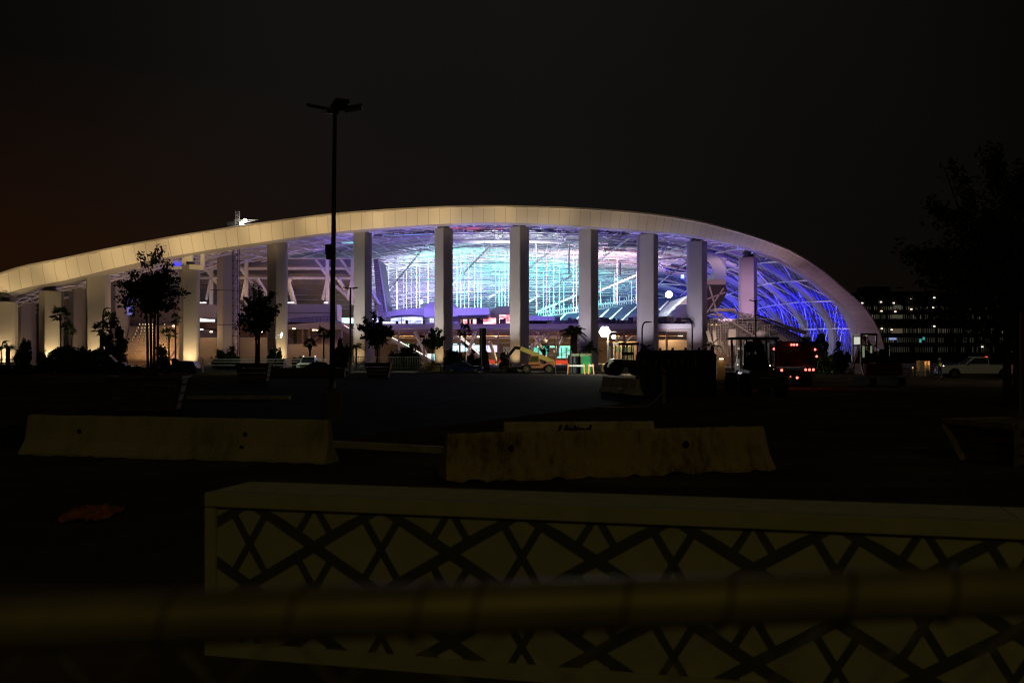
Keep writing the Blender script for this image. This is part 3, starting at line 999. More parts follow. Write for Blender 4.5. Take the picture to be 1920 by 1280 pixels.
# --- grand steps with dotted handrail lights
STEP = MB()
for k in range(26):
    t = k / 26
    STEP.box((GX(284, 206), 199 + 17 * t, .1 + 8.6 * t), (11.0 - 2.2 * t, .75, .36 + .001 * k))
STEPS = STEP.build('grand_steps', mat('step_stone', (.60, .48, .34), .8, var=.2, scale=.6), ST, world=True)
b_ = MB(); b_.add([(GX(226, 199), 199, .05), (GX(338, 199), 199, .05), (GX(332, 216), 216, 8.5), (GX(244, 216), 216, 8.5)], [(0, 1, 2, 3)])
b_.build('steps_slab', mat('step_stone', (1, 1, 1)), STEPS, world=True)
dot = emit('step_light', (1.0, .68, .36), 1.6)
for x0, x1 in [(228, 262), (249, 268), (262, 273), (275, 279), (289, 286), (304, 296), (318, 309)]:
    hr = MB(); dm = MB()
    for k in range(14):
        t = k / 13
        Y = 199 + 16 * t; p = P(x0 + (x1 - x0) * t, 686 - 78 * t, Y)
        hr.bar((p.x, Y, p.z - .9), (p.x, Y, p.z + .1), .08)
        dm.box((p.x, Y - .08, p.z - .05), (.13, .1, .3))
    hr.tube([P(x0, 686, 199), P(x1, 608, 215)], .05, 4)
    H = hr.build('handrail', DARK, STEPS, world=True)
    dm.build('rail_light', dot, H, world=True)
b_ = MB(); pbox(b_, 232, 342, 560, 612, 222, 2); b_.build('upper_wall', mat('dusky_wall', (.30, .25, .24), .8, var=.2, scale=.2), ST, world=True)
b_ = MB(); pbox(b_, -160, 236, 560, 690, 214, 2); b_.build('flank_wall', mat('dusky_wall', (1, 1, 1)), ST, world=True)
b_ = MB(); pbox(b_, 238, 245, 562, 590, 212, 1); b_.build('lit_strip', emit('violet_glow', (.35, .3, 1.0), .5), ST, world=True)
# coloured LED ribbon under the front edge
screen(846, 905, 426.5, 430, 212, emit('pink_led', (1.0, .22, .45), .45), 'led_and_glow_strip')
screen(905, 945, 427.5, 429.5, 212, emit('pink_led', (1, 1, 1), 1), 'led_and_glow_strip')
screen(700, 812, 439, 441, 214, emit('blue_led', (.25, .4, 1.0), .9), 'led_and_glow_strip')
screen(640, 664, 452, 456, 230, emit('cyan_glow', (.35, .85, 1.0), .9), 'led_and_glow_strip')
screen(445, 500, 486, 491, 330, emit('cyan_glow', (1, 1, 1), 1), 'led_and_glow_strip')  # glowing strip stands in for the lit ceiling beyond the stand
b_ = MB()
for y in (431, 434.5, 438):
    b_.tube([P(700, y + 8, 213), P(850, y, 213), P(1000, y, 215), P(1195, y + 6, 220)], .12, 4)
rr = random.Random(5)
for k in range(60):
    x = 705 + 8 * k; yy = 439 - 8 * min(1, k / 18) + (6 * max(0, (k - 36) / 26))
    p = P(x, yy + rr.uniform(-2, 2), 213.5); b_.box(p, (rr.uniform(.2, 1.2), .3, rr.uniform(.2, .8)))
b_.build('catwalk', mat('catwalk_grey', (.22, .22, .26), .6), ST, world=True)
# flood lamps inside the bowl
FL = emit('flood_white', (.92, .95, 1.0), 90.0)
for x, y, Y, r in [(1254, 552, 300, 1.0), (562, 474, 262, .5), (878, 596, 0, 0), (790, 566, 262, .45), (725, 566, 290, .25), (744, 566, 290, .25), (934, 586, 262, .35), (946, 584, 262, .35), (323, 579, 226, .55), (1280, 517, 292, .25)]:
    if not r: continue
    b_ = MB(); p = P(x, y, Y); b_.lathe([(r * .5, .5), (r, .1), (r, 0), (r * .5, -.02)], p, 14, axis='y')
    b_.build('flood_lamp', FL if r > .9 else emit('lamp_bluewhite', (.6, .65, 1.0), 12.0), ST, world=True)
b_ = MB(); pbox(b_, 1277, 1283, 515, 522, 293, .5); b_.build('led_sign', emit('blue_sign', (.2, .45, 1.0), 2.0), ST, world=True)

# stadium lighting: coloured lamps inside the bowl, warm uplights outside at the column feet
# (energy, colours tuned against the photograph)
CY = (.35, .95, 1.0); LIL = (.72, .66, 1.0); PK = (1.0, .55, .75); BL = (.10, .08, 1.0); WH = (.85, .9, 1.0)
for name, p, e_, c in [
    ('bowl_light', (-32, 279, 14), 38000, (.68, .60, 1.0)),
    ('bowl_light', (-14, 300, 10), 26000, (.60, .58, 1.0)),
    ('bowl_light', (8, 300, 12), 17000, (.5, .95, 1.0)),
    ('bowl_light', (14, 350, 10), 24000, (.40, .60, 1.0)),
    ('bowl_light', (-22, 385, 9), 52000, (.50, .42, 1.0)),
    ('bowl_light', (30, 282, 16), 56000, (1.0, .64, .74)),
    ('bowl_light', (50, 300, 15), 48000, (.92, .74, 1.0)),
    ('bowl_light', (34, 350, 15), 26000, (.45, .95, .95)),
    ('bowl_light', (62, 268, 17), 11000, (1.0, .66, .70)),
]:
    if p[0] < -30:
        lamp('bowl_light', 'SPOT', p, e_ * 1.2, c, .25, aim=(-4, 345, 36), angle=130, blend=.8, parent=ST)
    elif p[0] > 25:
        lamp('bowl_light', 'SPOT', p, e_ * 1.3, c, .25, aim=(p[0] - 16, p[1] + 45, 40), angle=125, blend=.8, parent=ST)
    else:
        lamp('bowl_light', 'POINT', p, e_, c, .25, parent=ST)
for x, y, e_ in [(-2, 229, 1500), (-12, 228, 2600), (-24, 230, 2200), (8, 226, 1000)]:
    lamp('pavilion_light', 'POINT', (x, y, 13.5), e_, (.28, .2, 1.0), .3, parent=ST)
# blue wash between the ribs and the panels of the shell
for s in (.05, .12, .18, .24, .30, .37, .44, .51, .58, .65, .72, .80, .88):
    p = shell(NI * .985, s, .62); p.z = 3.2
    q = shell(NI * .905, s, .9)
    lamp('shell_blue_light', 'SPOT', p, 70000, (.024, .022, 1.0), .3, aim=q, angle=100, blend=1, parent=ST)
for (x, y, z, e_, c) in [(60, 228, 14, 900, (1.0, .5, .72)), (74, 300, 9, 1100, (1.0, .82, .95)), (76, 262, 7, 800, (1.0, .68, .92)), (76, 350, 9, 1000, (.95, .88, 1.0)), (70, 300, 12, 500, (.9, .8, .85))]:
    lamp('shell_fill_light', 'POINT', (x, y, z), e_, c, .3, parent=ST)
# violet light over the column heads
for (xl, xf, xr, yt, Y, back) in cols:
    if back: continue
    p = P((xl + xr) / 2, yt - 4, Y + 3.4)
    lamp('column_head_light', 'POINT', p, 130, (.2, .12, 1.0), .2, parent=ST)
# warm lamps washing the band from the ground
for k in range(15):
    x = -104 + 12 * k
    q = min(RO, key=lambda v: abs(v.x - x)); c = q + Vector((0, 1.3, -2.2))
    e_ = 21000 if x < -16 else max(1500, 23000 * math.exp(-(x + 16) / 24))
    dz = c.z
    e_ *= (1.0, .82, 1.12, .9, 1.05, .78, 1.1)[k % 7]
    lamp('band_floodlight', 'SPOT', (x, c.y - max(15, .62 * dz), .6), e_ * 1.1 * max(.46, (dz / 27) ** 2), WARM, .5, aim=c + Vector((0, 0, 2.2)), angle=34 if dz > 24 else 50, blend=.9)
lamp('band_floodlight', 'SPOT', (98, 226, 1.0), 520, (1.0, .62, .70), .6, aim=(80, 240, 14), angle=90, blend=1)
# uplights at the column feet
for i, (xl, xf, xr, yt, Y, back) in enumerate(cols):
    a, c = GX(xl, Y), GX(xr, Y); m_ = (a + c) / 2
    hz_ = GZ(yt, Y)
    if back:
        p, e_, c_ = (m_ + 1, Y - 6.0, .5), 600, WARM
    elif xl < 550:
        p, e_, c_ = (c + 7.5, Y - 6.5, .5), 1700 if xl > 300 else 1000, (1.0, .76, .46)
    elif xl < 1000:
        p, e_, c_ = (a - 7.5, Y - 7.5, .5), 14000, (1.0, .89, .82)
    elif xl < 1380:
        p, e_, c_ = (a - 6.5, Y - 9, .5), 12000 if xl < 1150 else 10000, (.96, .84, 1.0)
    else:
        p, e_, c_ = (45.5, 220.5, 11.4), 22000, (1.0, .55, .95)
    lamp('column_uplight', 'SPOT', p, e_, c_, .3, aim=(m_, Y - .5, hz_ * .55), angle=62, blend=1, parent=ST)
    if not back and xl < 1000:      # a small lamp close to the foot
        p2_ = ((c + .8 if xl < 550 else a - .5), Y - 3.8, .4)
        lamp('column_foot_light', 'SPOT', p2_, 2600 if xl < 550 else 900, WARM, .2, aim=(m_, Y - .5, 5), angle=95, blend=1, parent=ST)
lamp('pipe_fill_light', 'SPOT', (-2, 223, 13), 40000, (.95, .97, 1.0), .2, aim=(0, 233, 27), angle=80, blend=1, parent=ST)  # added spot that whitens the hung pipe, no lamp known there
# warm ceiling lamps of the lower concourse
for x_, e_ in ((-28, 800), (-14, 1300), (0, 1500), (14, 1500), (28, 800)):
    lamp('concourse_light', 'POINT', (x_, 254, 5.6), e_, (1.0, .60, .28), .25, parent=ST)
for x, e_ in ((705, 300), (760, 420), (880, 500), (930, 500), (1020, 800), (1060, 700), (1170, 300), (1255, 170), (1345, 100)):
    p = P(x, 626, 230); lamp('concourse_light', 'POINT', p, e_ * 4.5, (1.0, .60, .28), .25, parent=ST)
for x, y, Y, e_ in ((290, 628, 200, 1500), (385, 628, 209, 200), (560, 632, 209, 300), (610, 640, 209, 160), (545, 545, 228, 380), (630, 545, 228, 380), (430, 545, 228, 300), (470, 640, 209, 160), (1338, 556, 250, 600)):
    lamp('concourse_light', 'POINT', P(x, y, Y), e_, (1.0, .58, .28), .25, parent=ST)
for x, y, Y, e_ in ((610, 555, 216, 160), (545, 560, 216, 120), (390, 560, 214, 90), (716, 540, 225, 260), (600, 478, 228, 260)):
    lamp('deck_violet_light', 'POINT', P(x, y, Y), e_, (.30, .18, 1.0), .25, parent=ST)

for x, e_ in ((-26, 600), (-14, 700), (-4, 700), (6, 700), (16, 600), (27, 420), (36, 300)):
    lamp('slab_edge_light', 'SPOT', (x, 214, 5.2), e_, (.42, .25, 1.0), .2, aim=(x, 222, 8.6), angle=100, blend=1, parent=ST)

for p_, q_, e_, c_, an_ in [((-22, 262, 15), (-15, 308, 31), 130000, (.08, 1.0, .55), 62), ((4, 290, 13), (10, 352, 29), 150000, (.03, .95, .80), 58), ((14, 300, 12), (16, 400, 25), 120000, (.05, .75, 1.0), 55), ((-6, 300, 12), (-2, 360, 28), 90000, (.05, .85, .80), 55),
                         ((-38, 279, 14), (-32, 330, 31), 50000, (.62, .52, 1.0), 60), ((20, 268, 16), (36, 300, 33), 60000, (1.0, .42, .55), 60), ((28, 300, 14), (38, 380, 26), 50000, (.10, .9, .85), 55)]:
    lamp('colour_spot', 'SPOT', p_, e_, c_, .25, aim=q_, angle=an_, blend=1, parent=ST)

for x, y, e_ in ((-34, 222, 9000), (-20, 226, 12000), (-8, 226, 9000), (8, 228, 9000), (20, 230, 12000), (34, 234, 10000), (48, 240, 8000)):
    lamp('soffit_violet_light', 'SPOT', (x, y, 15), e_, (.22, .14, 1.0), .25, aim=(x, y - 12, 32), angle=100, blend=1, parent=ST)
# ================================================================== foreground
# chain link fence right in front of the viewer: rail, ties and wire mesh
FE = thing('chain_link_fence', 'blurred chain link fence with round metal top rail across the bottom of the view', 'fence', (0, .93, 0))
ra, rb = Vector((-6.0, .93 - 6 * .1215, 1.815)), Vector((6.0, .93 + 6 * .1215, 1.815))
rd = (rb - ra).normalized()
b_ = MB(); b_.tube([ra.lerp(rb, k / 12) for k in range(13)], .0245, 20); b_.build('top_rail', mat('fence_rail', (0.33, 0.28, 0.17), 0.5, 0.25, spec=.2, var=0.35, scale=9), FE, world=True, smooth=True)
wm = MB(); D_ = .105
up = Vector((0, 0, 1))
for k in range(-42, 44):
    x0 = k * D_
    pts = []
    for j in range(36):
        z = 1.80 - j * D_ / 2
        pts.append(Vector((0, .93, 0)) + rd * (x0 + (D_ / 2 if j % 2 else 0)) + Vector((0, -.006 if j % 2 else .006, z)))
    wm.tube(pts, .0022, 4, cap=False)
    pts = []
    for j in range(36):
        z = 1.80 - j * D_ / 2
        pts.append(Vector((0, .93, 0)) + rd * (x0 + (-D_ / 2 if j % 2 else 0)) + Vector((0, .010 if j % 2 else -.010, z)))
    wm.tube(pts, .0022, 4, cap=False)
wm.build('wire_mesh', mat('fence_wire', (0.26, 0.23, 0.16), 0.7, 0.1, var=0.3, scale=20), FE, world=True)
for x in (-4.5, -1.7, 1.7, 4.5):
    b_ = MB(); c = Vector((0, .93, 0)) + rd * x; b_.tube([c + Vector((0, .03, 0)), c + Vector((0, .03, 1.79))], .03, 10); b_.build('fence_post', mat('fence_rail', (1, 1, 1)), FE, world=True)
for x in (-.088, -.035, .105, .205, .325, .43, -.20, -.31):
    b_ = MB(); c = Vector((0, .93, 1.815)) + rd * x
    pts = []
    for j in range(15):
        t = -2.0 + 4.4 * j / 14
        pts.append(c + rd * (.012 * t / 2) + Vector((0, -.0265 * math.cos(t), .0265 * math.sin(t))))
    b_.tube(pts, .0022, 5); b_.build('tie_wire', mat('tie_steel', (.10, .08, .05), .6), FE, world=True)

# long raised planter with a pierced lattice front
A0, A1 = Vector((-2.108, 6.82, 0)), Vector((8.62, 4.15, 0))
dx = (A1 - A0).normalized(); dy = Vector((-dx.y, dx.x, 0)); LEN = (A1 - A0).length; HT = 1.115; DP = .62
ang = math.atan2(dx.y, dx.x)
LP = thing('lattice_planter', 'long low white planter box with dark criss-cross lattice front behind the blurred rail', 'planter', A0, ang)
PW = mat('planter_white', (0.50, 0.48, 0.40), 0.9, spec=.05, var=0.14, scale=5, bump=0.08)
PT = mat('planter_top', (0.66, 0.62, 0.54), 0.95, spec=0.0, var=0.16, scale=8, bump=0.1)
b_ = MB()
b_.box((LEN / 2, .06, HT - .0475), (LEN, .12, .095)); b_.box((.04, .06, HT / 2 - .0 - .005), (.08, .116, HT - .20)); b_.box((LEN / 2, .06, .05), (LEN, .12, .10))
b_.build('frame', PW, LP, bevel=.004)
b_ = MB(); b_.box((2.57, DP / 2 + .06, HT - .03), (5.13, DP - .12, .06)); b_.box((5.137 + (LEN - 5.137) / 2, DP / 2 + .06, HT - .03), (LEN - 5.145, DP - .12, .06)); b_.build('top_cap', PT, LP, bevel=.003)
b_ = MB(); b_.box((LEN / 2, .052, HT / 2), (LEN - .10, .03, HT - .12)); b_.build('front_panel', PW, LP)
b_ = MB(); b_.box((.04, DP / 2 + .06, HT / 2 - .03), (.06, DP - .13, HT - .07)); b_.box((LEN / 2, DP - .03, HT / 2 - .03), (LEN, .06, HT - .07)); b_.build('side_panel', PW, LP)
# lattice: clipped bands
st = MB()
xlo, xhi, zlo, zhi = .03, LEN - .01, .03, HT - .03


def clip(p, q):
    t0, t1 = 0.0, 1.0
    d = (q[0] - p[0], q[1] - p[1])
    for pp, qq in ((-d[0], p[0] - xlo), (d[0], xhi - p[0]), (-d[1], p[1] - zlo), (d[1], zhi - p[1])):
        if abs(pp) < 1e-9:
            if qq < 0: return None
            continue
        r = qq / pp
        if pp < 0: t0 = max(t0, r)
        else: t1 = min(t1, r)
    if t0 >= t1: return None
    return (p[0] + d[0] * t0, p[1] + d[1] * t0), (p[0] + d[0] * t1, p[1] + d[1] * t1)


def band(p, q, w_, y):
    """a flat strip cut off by the frame like the photograph's, slightly proud of the panel"""
    c = clip(p, q)
    if not c: return
    (xa, za), (xb, zb) = c
    dxx, dzz = xb - xa, zb - za
    l = math.hypot(dxx, dzz)
    if l < .01: return
    # keep the band's own width, cut square to the frame where it is clipped
    nx, nz = -dzz / l * w_ / 2, dxx / l * w_ / 2
    poly = [(xa - nx, za - nz), (xb - nx, zb - nz), (xb + nx, zb + nz), (xa + nx, za + nz)]
    poly = [(min(max(x, xlo), xhi), min(max(z, zlo), zhi)) for x, z in poly]
    st.side(poly, y, .0375)


hx, hz = .476, .285
x00, z00 = .80, .775
yk = [.0310, .0318, .0326, .0334]
for i in range(-6, 26):
    for j in range(-5, 5):
        cx, cz = x00 + i * hx, z00 + j * hz
        if cx < -1 or cx > LEN + 1 or cz < -.6 or cz > 1.7: continue
        if (i + j) % 2 == 0:
            band((cx - hx / 2, cz + hz / 2), (cx + hx / 2, cz - hz / 2), .070, yk[0])
            band((cx - hx / 2, cz - hz / 2), (cx + hx / 2, cz + hz / 2), .070, yk[1])
        else:
            band((cx - .118, cz + .195), (cx + .118, cz - .195), .049, yk[2])
            band((cx + .118, cz + .195), (cx - .118, cz - .195), .049, yk[3])
st.build('lattice', mat('lattice_gap_shade', (0.10, 0.092, 0.075), 0.8, var=0.25, scale=6), LP)  # dark strips put in for the shadowed gaps of the panel

# concrete road barriers
def barmat(name, c, c2, scale, deep=(.10, .07, .03)):
    m = bpy.data.materials.new(name); m.use_nodes = True
    t = m.node_tree; b = t.nodes['Principled BSDF']; b.inputs['Roughness'].default_value = .9
    tx = t.nodes.new('ShaderNodeTexCoord')
    n1 = t.nodes.new('ShaderNodeTexNoise'); n1.inputs['Scale'].default_value = scale; n1.inputs['Detail'].default_value = 9; n1.inputs['Roughness'].default_value = .7
    mp = t.nodes.new('ShaderNodeMapping'); mp.inputs['Scale'].default_value = (1.0, 1.0, .38)
    t.links.new(tx.outputs['Object'], mp.inputs[0]); t.links.new(mp.outputs[0], n1.inputs['Vector'])
    n3 = t.nodes.new('ShaderNodeTexNoise'); n3.inputs['Scale'].default_value = .55; n3.inputs['Detail'].default_value = 4
    t.links.new(tx.outputs['Object'], n3.inputs['Vector'])
    ad = t.nodes.new('ShaderNodeMath'); ad.operation = 'MULTIPLY_ADD'; ad.inputs[1].default_value = .55
    sb = t.nodes.new('ShaderNodeMath'); sb.operation = 'SUBTRACT'; sb.inputs[1].default_value = .27
    t.links.new(n3.outputs['Fac'], ad.inputs[0]); t.links.new(n1.outputs['Fac'], ad.inputs[2]); t.links.new(ad.outputs[0], sb.inputs[0])
    r = t.nodes.new('ShaderNodeValToRGB')
    r.color_ramp.elements[0].position = .36; r.color_ramp.elements[0].color = (*deep, 1)
    r.color_ramp.elements[1].position = .60; r.color_ramp.elements[1].color = (*c, 1)
    q = r.color_ramp.elements.new(.47); q.color = (*c2, 1)
    t.links.new(sb.outputs[0], r.inputs[0]); t.links.new(r.outputs[0], b.inputs['Base Color'])
    n2 = t.nodes.new('ShaderNodeTexNoise'); n2.inputs['Scale'].default_value = 22; n2.inputs['Detail'].default_value = 8
    t.links.new(tx.outputs['Object'], n2.inputs['Vector'])
    bp = t.nodes.new('ShaderNodeBump'); bp.inputs['Strength'].default_value = .8; bp.inputs['Distance'].default_value = .03
    t.links.new(n2.outputs['Fac'], bp.inputs['Height']); t.links.new(bp.outputs[0], b.inputs['Normal'])
    return m


def barrier(label, a, b, m, seed, rough=.02, h=.81, chip=.05, marks=()):
    a, b = Vector((*a, 0)), Vector((*b, 0))
    d = (b - a); L = d.length; an = math.atan2(d.y, d.x)
    t = thing('road_barrier', label, 'barrier', a, an, 'concrete road barriers')
    rr = random.Random(seed)
    prof = [(-.30, 0), (-.30, .06), (-.15, .30), (-.085, h - .03), (-.07, h), (.07, h), (.085, h - .03), (.15, .30), (.30, .06), (.30, 0)]
    n = 44
    rows = []
    for i in range(n + 1):
        x = L * i / n
        o = []
        low = max(0, rr.gauss(0, 1)) * chip
        for (y, z) in prof:
            zz = z + (low if z < .03 else 0) + (rr.gauss(0, rough * .35) if z > h - .05 else 0)
            yy = y * (1 + (rr.gauss(0, rough)))
            xx = x
            if i == 0: xx += .10 * (z / h) * rr.uniform(.6, 1.2)
            if i == n: xx -= .10 * (z / h) * rr.uniform(.6, 1.2)
            o.append((xx, yy, zz))
        rows.append(o)
    mb = MB(); mb.grid(rows)
    mb.f.append(tuple(range(len(prof)))); k = n * len(prof); mb.f.append(tuple(reversed(range(k, k + len(prof)))))
    o = mb.build('barrier_body', m, t)
    hm = MB()
    for (x, z, r) in marks:
        y = -.15 - (.30 - z) * .6 if z < .3 else -.15 + (z - .3) / (h - .3) * .07
        hm.lathe([(r, -.012), (r * .8, .02)], (x, y, z), 10, axis='y')
    if marks: hm.build('lifting_hole', BLACK, t)
    return t


BM1 = barmat('barrier_yellowed', (.56, .50, .32), (.48, .42, .26), 1.6, (.34, .28, .16))
BM2 = barmat('barrier_mottled', (.52, .40, .21), (.36, .26, .13), 5.5, (.16, .11, .055))
BM3 = barmat('barrier_pale', (.62, .56, .40), (.50, .42, .26), 2.0, (.22, .15, .07))
BM4 = barmat('barrier_white', (.75, .74, .70), (.62, .60, .56), 1.2, (.28, .20, .14))
barrier('smooth yellowish concrete road barrier in front of the big boxed tree', (-10.15, 20.9), (-3.45, 19.1), BM1, 1, .012, .82, .012, ((1.35, .50, .055), (5.15, .52, .05), (5.1, .26, .05)))
barrier('mottled worn concrete road barrier with broken lower edge, nearest the lattice planter', (-1.15, 16.25), (4.62, 18.05), BM2, 2, .018, .78, .035, ((1.15, .52, .06), (4.35, .50, .07)))
BU = barrier('short pale concrete barrier lettered United, mostly hidden behind the mottled one', (-.22, 18.7), (2.74, 18.9), BM3, 3, .012, .81, .0)
barrier('white concrete barrier lit by the work light, beside the row of dark toilets', (5.3, 57.5), (6.55, 51.6), BM4, 4, .012, .85, .01)
fc = bpy.data.curves.new('lettering', 'FONT'); fc.body = 'United'; fc.size = .235; fc.shear = .35; fc.extrude = .004; fc.offset = .014; fc.space_character = .95
fo = bpy.data.objects.new('lettering_curve', fc); COL.objects.link(fo)
bpy.context.view_layer.update()
me = bpy.data.meshes.new_from_object(fo.evaluated_get(bpy.context.evaluated_depsgraph_get()))
bpy.data.objects.remove(fo)
lo = bpy.data.objects.new('lettering', me); COL.objects.link(lo); lo.parent = BU
me.materials.append(mat('black_paint', (.012, .012, .012), .7))
lo.location = (1.05, -.119, .585); lo.rotation_euler = (PI / 2 - .12, 0, 0)

# crumpled orange cloth
rr = random.Random(9)
OC = MB(); rows = []
for i in range(9):
    rows.append([(-5.68 + .62 * j / 12 + rr.uniform(-.02, .02) + .05 * i / 8, 12.15 + .95 * i / 8 + .1 * math.sin(j) + rr.uniform(-.03, .03), .02 + abs(rr.gauss(0, .035)) + (.05 if 2 < i < 7 and 2 < j < 10 else 0)) for j in range(13)])
OC.grid(rows)
tag(OC.build('orange_cloth', mat('orange_fabric', (.52, .15, .05), .8, var=.4, scale=7)), 'crumpled orange cloth lying on the dark road', 'cloth')

# ------------------------------------------------------------------ lamp posts
def parking_lamp(label, base, zt, ped_h, ped_r, rp, heads, span, lean=0.0, extra=True, size=(1.15, .46, .11)):
    t = thing('lamp_post', label, 'lamp post', base, 0, 'tall unlit lamp posts')
    b = MB(); b.lathe([(ped_r, 0), (ped_r, ped_h - .04), (ped_r * .94, ped_h)], n=20); b.build('pedestal', CONC_D, t)
    b = MB(); b.tube([(0, 0, ped_h), (lean * .5, 0, (zt + ped_h) / 2), (lean, 0, zt)], [rp * 1.15, rp, rp * .8], 10); b.build('pole', DARK, t, smooth=True)
    b = MB(); b.lathe([(rp * 1.9, 0), (rp * 1.9, .12), (rp * 1.3, .2)], (0, 0, ped_h), 12); b.build('base_plate', DARK, t)
    for a in heads:
        h = MB(); c, s_ = math.cos(a), math.sin(a)
        h.bar((lean, 0, zt - .12), (lean + c * span * .35, s_ * span * .35, zt - .05), .09, .09)
        q = MB()
        p0 = Vector((lean + c * span * .3, s_ * span * .3, zt - .1)); p1 = Vector((lean + c * span, s_ * span, zt + .02))
        q.bar(p0, p1, size[1], size[2]); hd = q.build('lamp_head', DARK, t, bevel=.04)
        h.build('head_arm', DARK, hd)
    if extra:
        b = MB(); b.box((lean * .4 - .12, 0, zt * .545), (.22, .2, .32)); b.lathe([(.12, 0), (.12, .2)], (lean * .4 - .1, 0, zt * .515), 10); b.build('junction_box', DARK, t)
        b = MB(); b.box((.12, -.2, ped_h + .22), (.04, .02, .22)); b.build('number_tag', mat('pale_tag', (.7, .7, .66), .5), t)
    return t


CONC_D = mat('aged_concrete', (.16, .14, .12), .85, var=.3, scale=3, bump=.2)
parking_lamp('tall black four-headed lamp post standing on a round pedestal before the stadium', (GX(622, 31.2), 31.2, 0), 9.85, .92, .28, .074, (0.05, PI - .02, PI / 2 + .5, -PI / 2 + .45), .86, .10)
parking_lamp('thin distant lamp post with two flat heads between the boxed trees', (GX(657, 116), 116, 0), 10.0, 1.0, .36, .12, (0, PI), .85, 0, False, (1, .4, .14))
parking_lamp('thin two-headed lamp post in front of the blue lit end of the stadium', (GX(1417, 128), 128, 0), 9.2, .9, .34, .11, (0, PI), .8, 0, False, (1, .4, .12))


def arm_lamp(label, px, pyt, Y, arm, h0=0):
    t = thing('street_lamp', label, 'street lamp', (GX(px, Y), Y, 0), 0, 'curved arm street lamps')
    zt = GZ(pyt, Y)
    b = MB(); pts = [(0, 0, h0), (0, 0, zt - 1.2)]
    for k in range(1, 7):
        u = k / 6 * PI / 2; pts.append((arm * .5 * (1 - math.cos(u)), 0, zt - 1.2 + 1.2 * math.sin(u)))
    pts.append((arm, 0, zt + .05))
    b.tube(pts, .11, 6); b.build('pole', DARK, t)
    b = MB(); b.box((arm * 1.15, 0, zt + .02), (abs(arm) * .5, .3, .14)); b.build('lamp_head', DARK, t)
    return t


arm_lamp('curved arm street lamp against the third column from the roof tip', 1204, 604, 150, 1.0)
arm_lamp('curved arm street lamp against the second column from the roof tip', 1298, 598, 150, -1.3)
arm_lamp('curved arm street lamp rising out of the palms beside the lit steps', 193, 578, 150, .8)
arm_lamp('low curved arm street lamp beside the small palm at the end of the roof', 3, 640, 150, .8)

# ------------------------------------------------------------------ plants
def leaves(mb, c, r, n, size, rng, clumps=26, gap=.55, skew=None):
    cs = []
    for _ in range(clumps):
        while True:
            v = Vector((rng.uniform(-1, 1), rng.uniform(-1, 1), rng.uniform(-1, 1)))
            if .25 < v.length < 1: break
        v *= rng.uniform(.75, 1.05)
        cs.append((Vector((c[0] + v.x * r[0], c[1] + v.y * r[1], c[2] + v.z * r[2])), rng.uniform(.16, .38)))
    for _ in range(n):
        q, k = cs[rng.randrange(len(cs))]
        p = q + Vector((rng.gauss(0, k * gap) * r[0], rng.gauss(0, k * gap) * r[1], rng.gauss(0, k * gap) * r[2]))
        a = Vector((rng.gauss(0, 1), rng.gauss(0, 1), rng.gauss(0, 1))).normalized()
        b = a.cross(Vector((rng.gauss(0, 1), rng.gauss(0, 1), rng.gauss(0, 1)))).normalized()
        s = size * rng.uniform(.6, 1.3)
        mb.add([p - a * s, p + b * s * .45, p + a * s, p - b * s * .45], [(0, 1, 2, 3)])
    return cs


def box_planter(label, c, top, bot, h, m, rz=0.0, planks=4, n=1):
    t = thing('tree_box', label, 'tree box', c, rz, 'tapered wooden tree boxes')
    b = MB()
    for k in range(planks):
        u0, u1 = k / planks, (k + 1) / planks
        w0 = bot + (top - bot) * u0; w1 = bot + (top - bot) * (u1 - .03)
        z0, z1 = h * u0 + .02, h * (u1 - .035)
        b.hexa([(-w0 / 2, -w0 / 2, z0), (w0 / 2, -w0 / 2, z0), (w0 / 2, w0 / 2, z0), (-w0 / 2, w0 / 2, z0), (-w1 / 2, -w1 / 2, z1), (w1 / 2, -w1 / 2, z1), (w1 / 2, w1 / 2, z1), (-w1 / 2, w1 / 2, z1)])
    b.build('plank_body', m, t)
    b = MB()
    w_ = top + .06
    for sx, sy, lx, ly in ((0, -1, w_, .07), (0, 1, w_, .07), (-1, 0, .07, w_ - .15), (1, 0, .07, w_ - .15)):
        b.box((sx * w_ / 2, sy * w_ / 2, h - .04), (lx, ly, .10))
    b.build('rim_board', m, t)
    for sx in (-1, 1):
        for sy in (-1, 1):
            b = MB(); b.bar((sx * (bot / 2 + .015), sy * (bot / 2 + .015), .0), (sx * (top / 2 + .015), sy * (top / 2 + .015), h - .1), .11, .11); b.build('corner_post', m, t)
    b = MB(); b.box((0, 0, h - .12), (top * .93, top * .93, .08)); b.build('soil', mat('soil', (.03, .022, .015), .95), t)
    return t


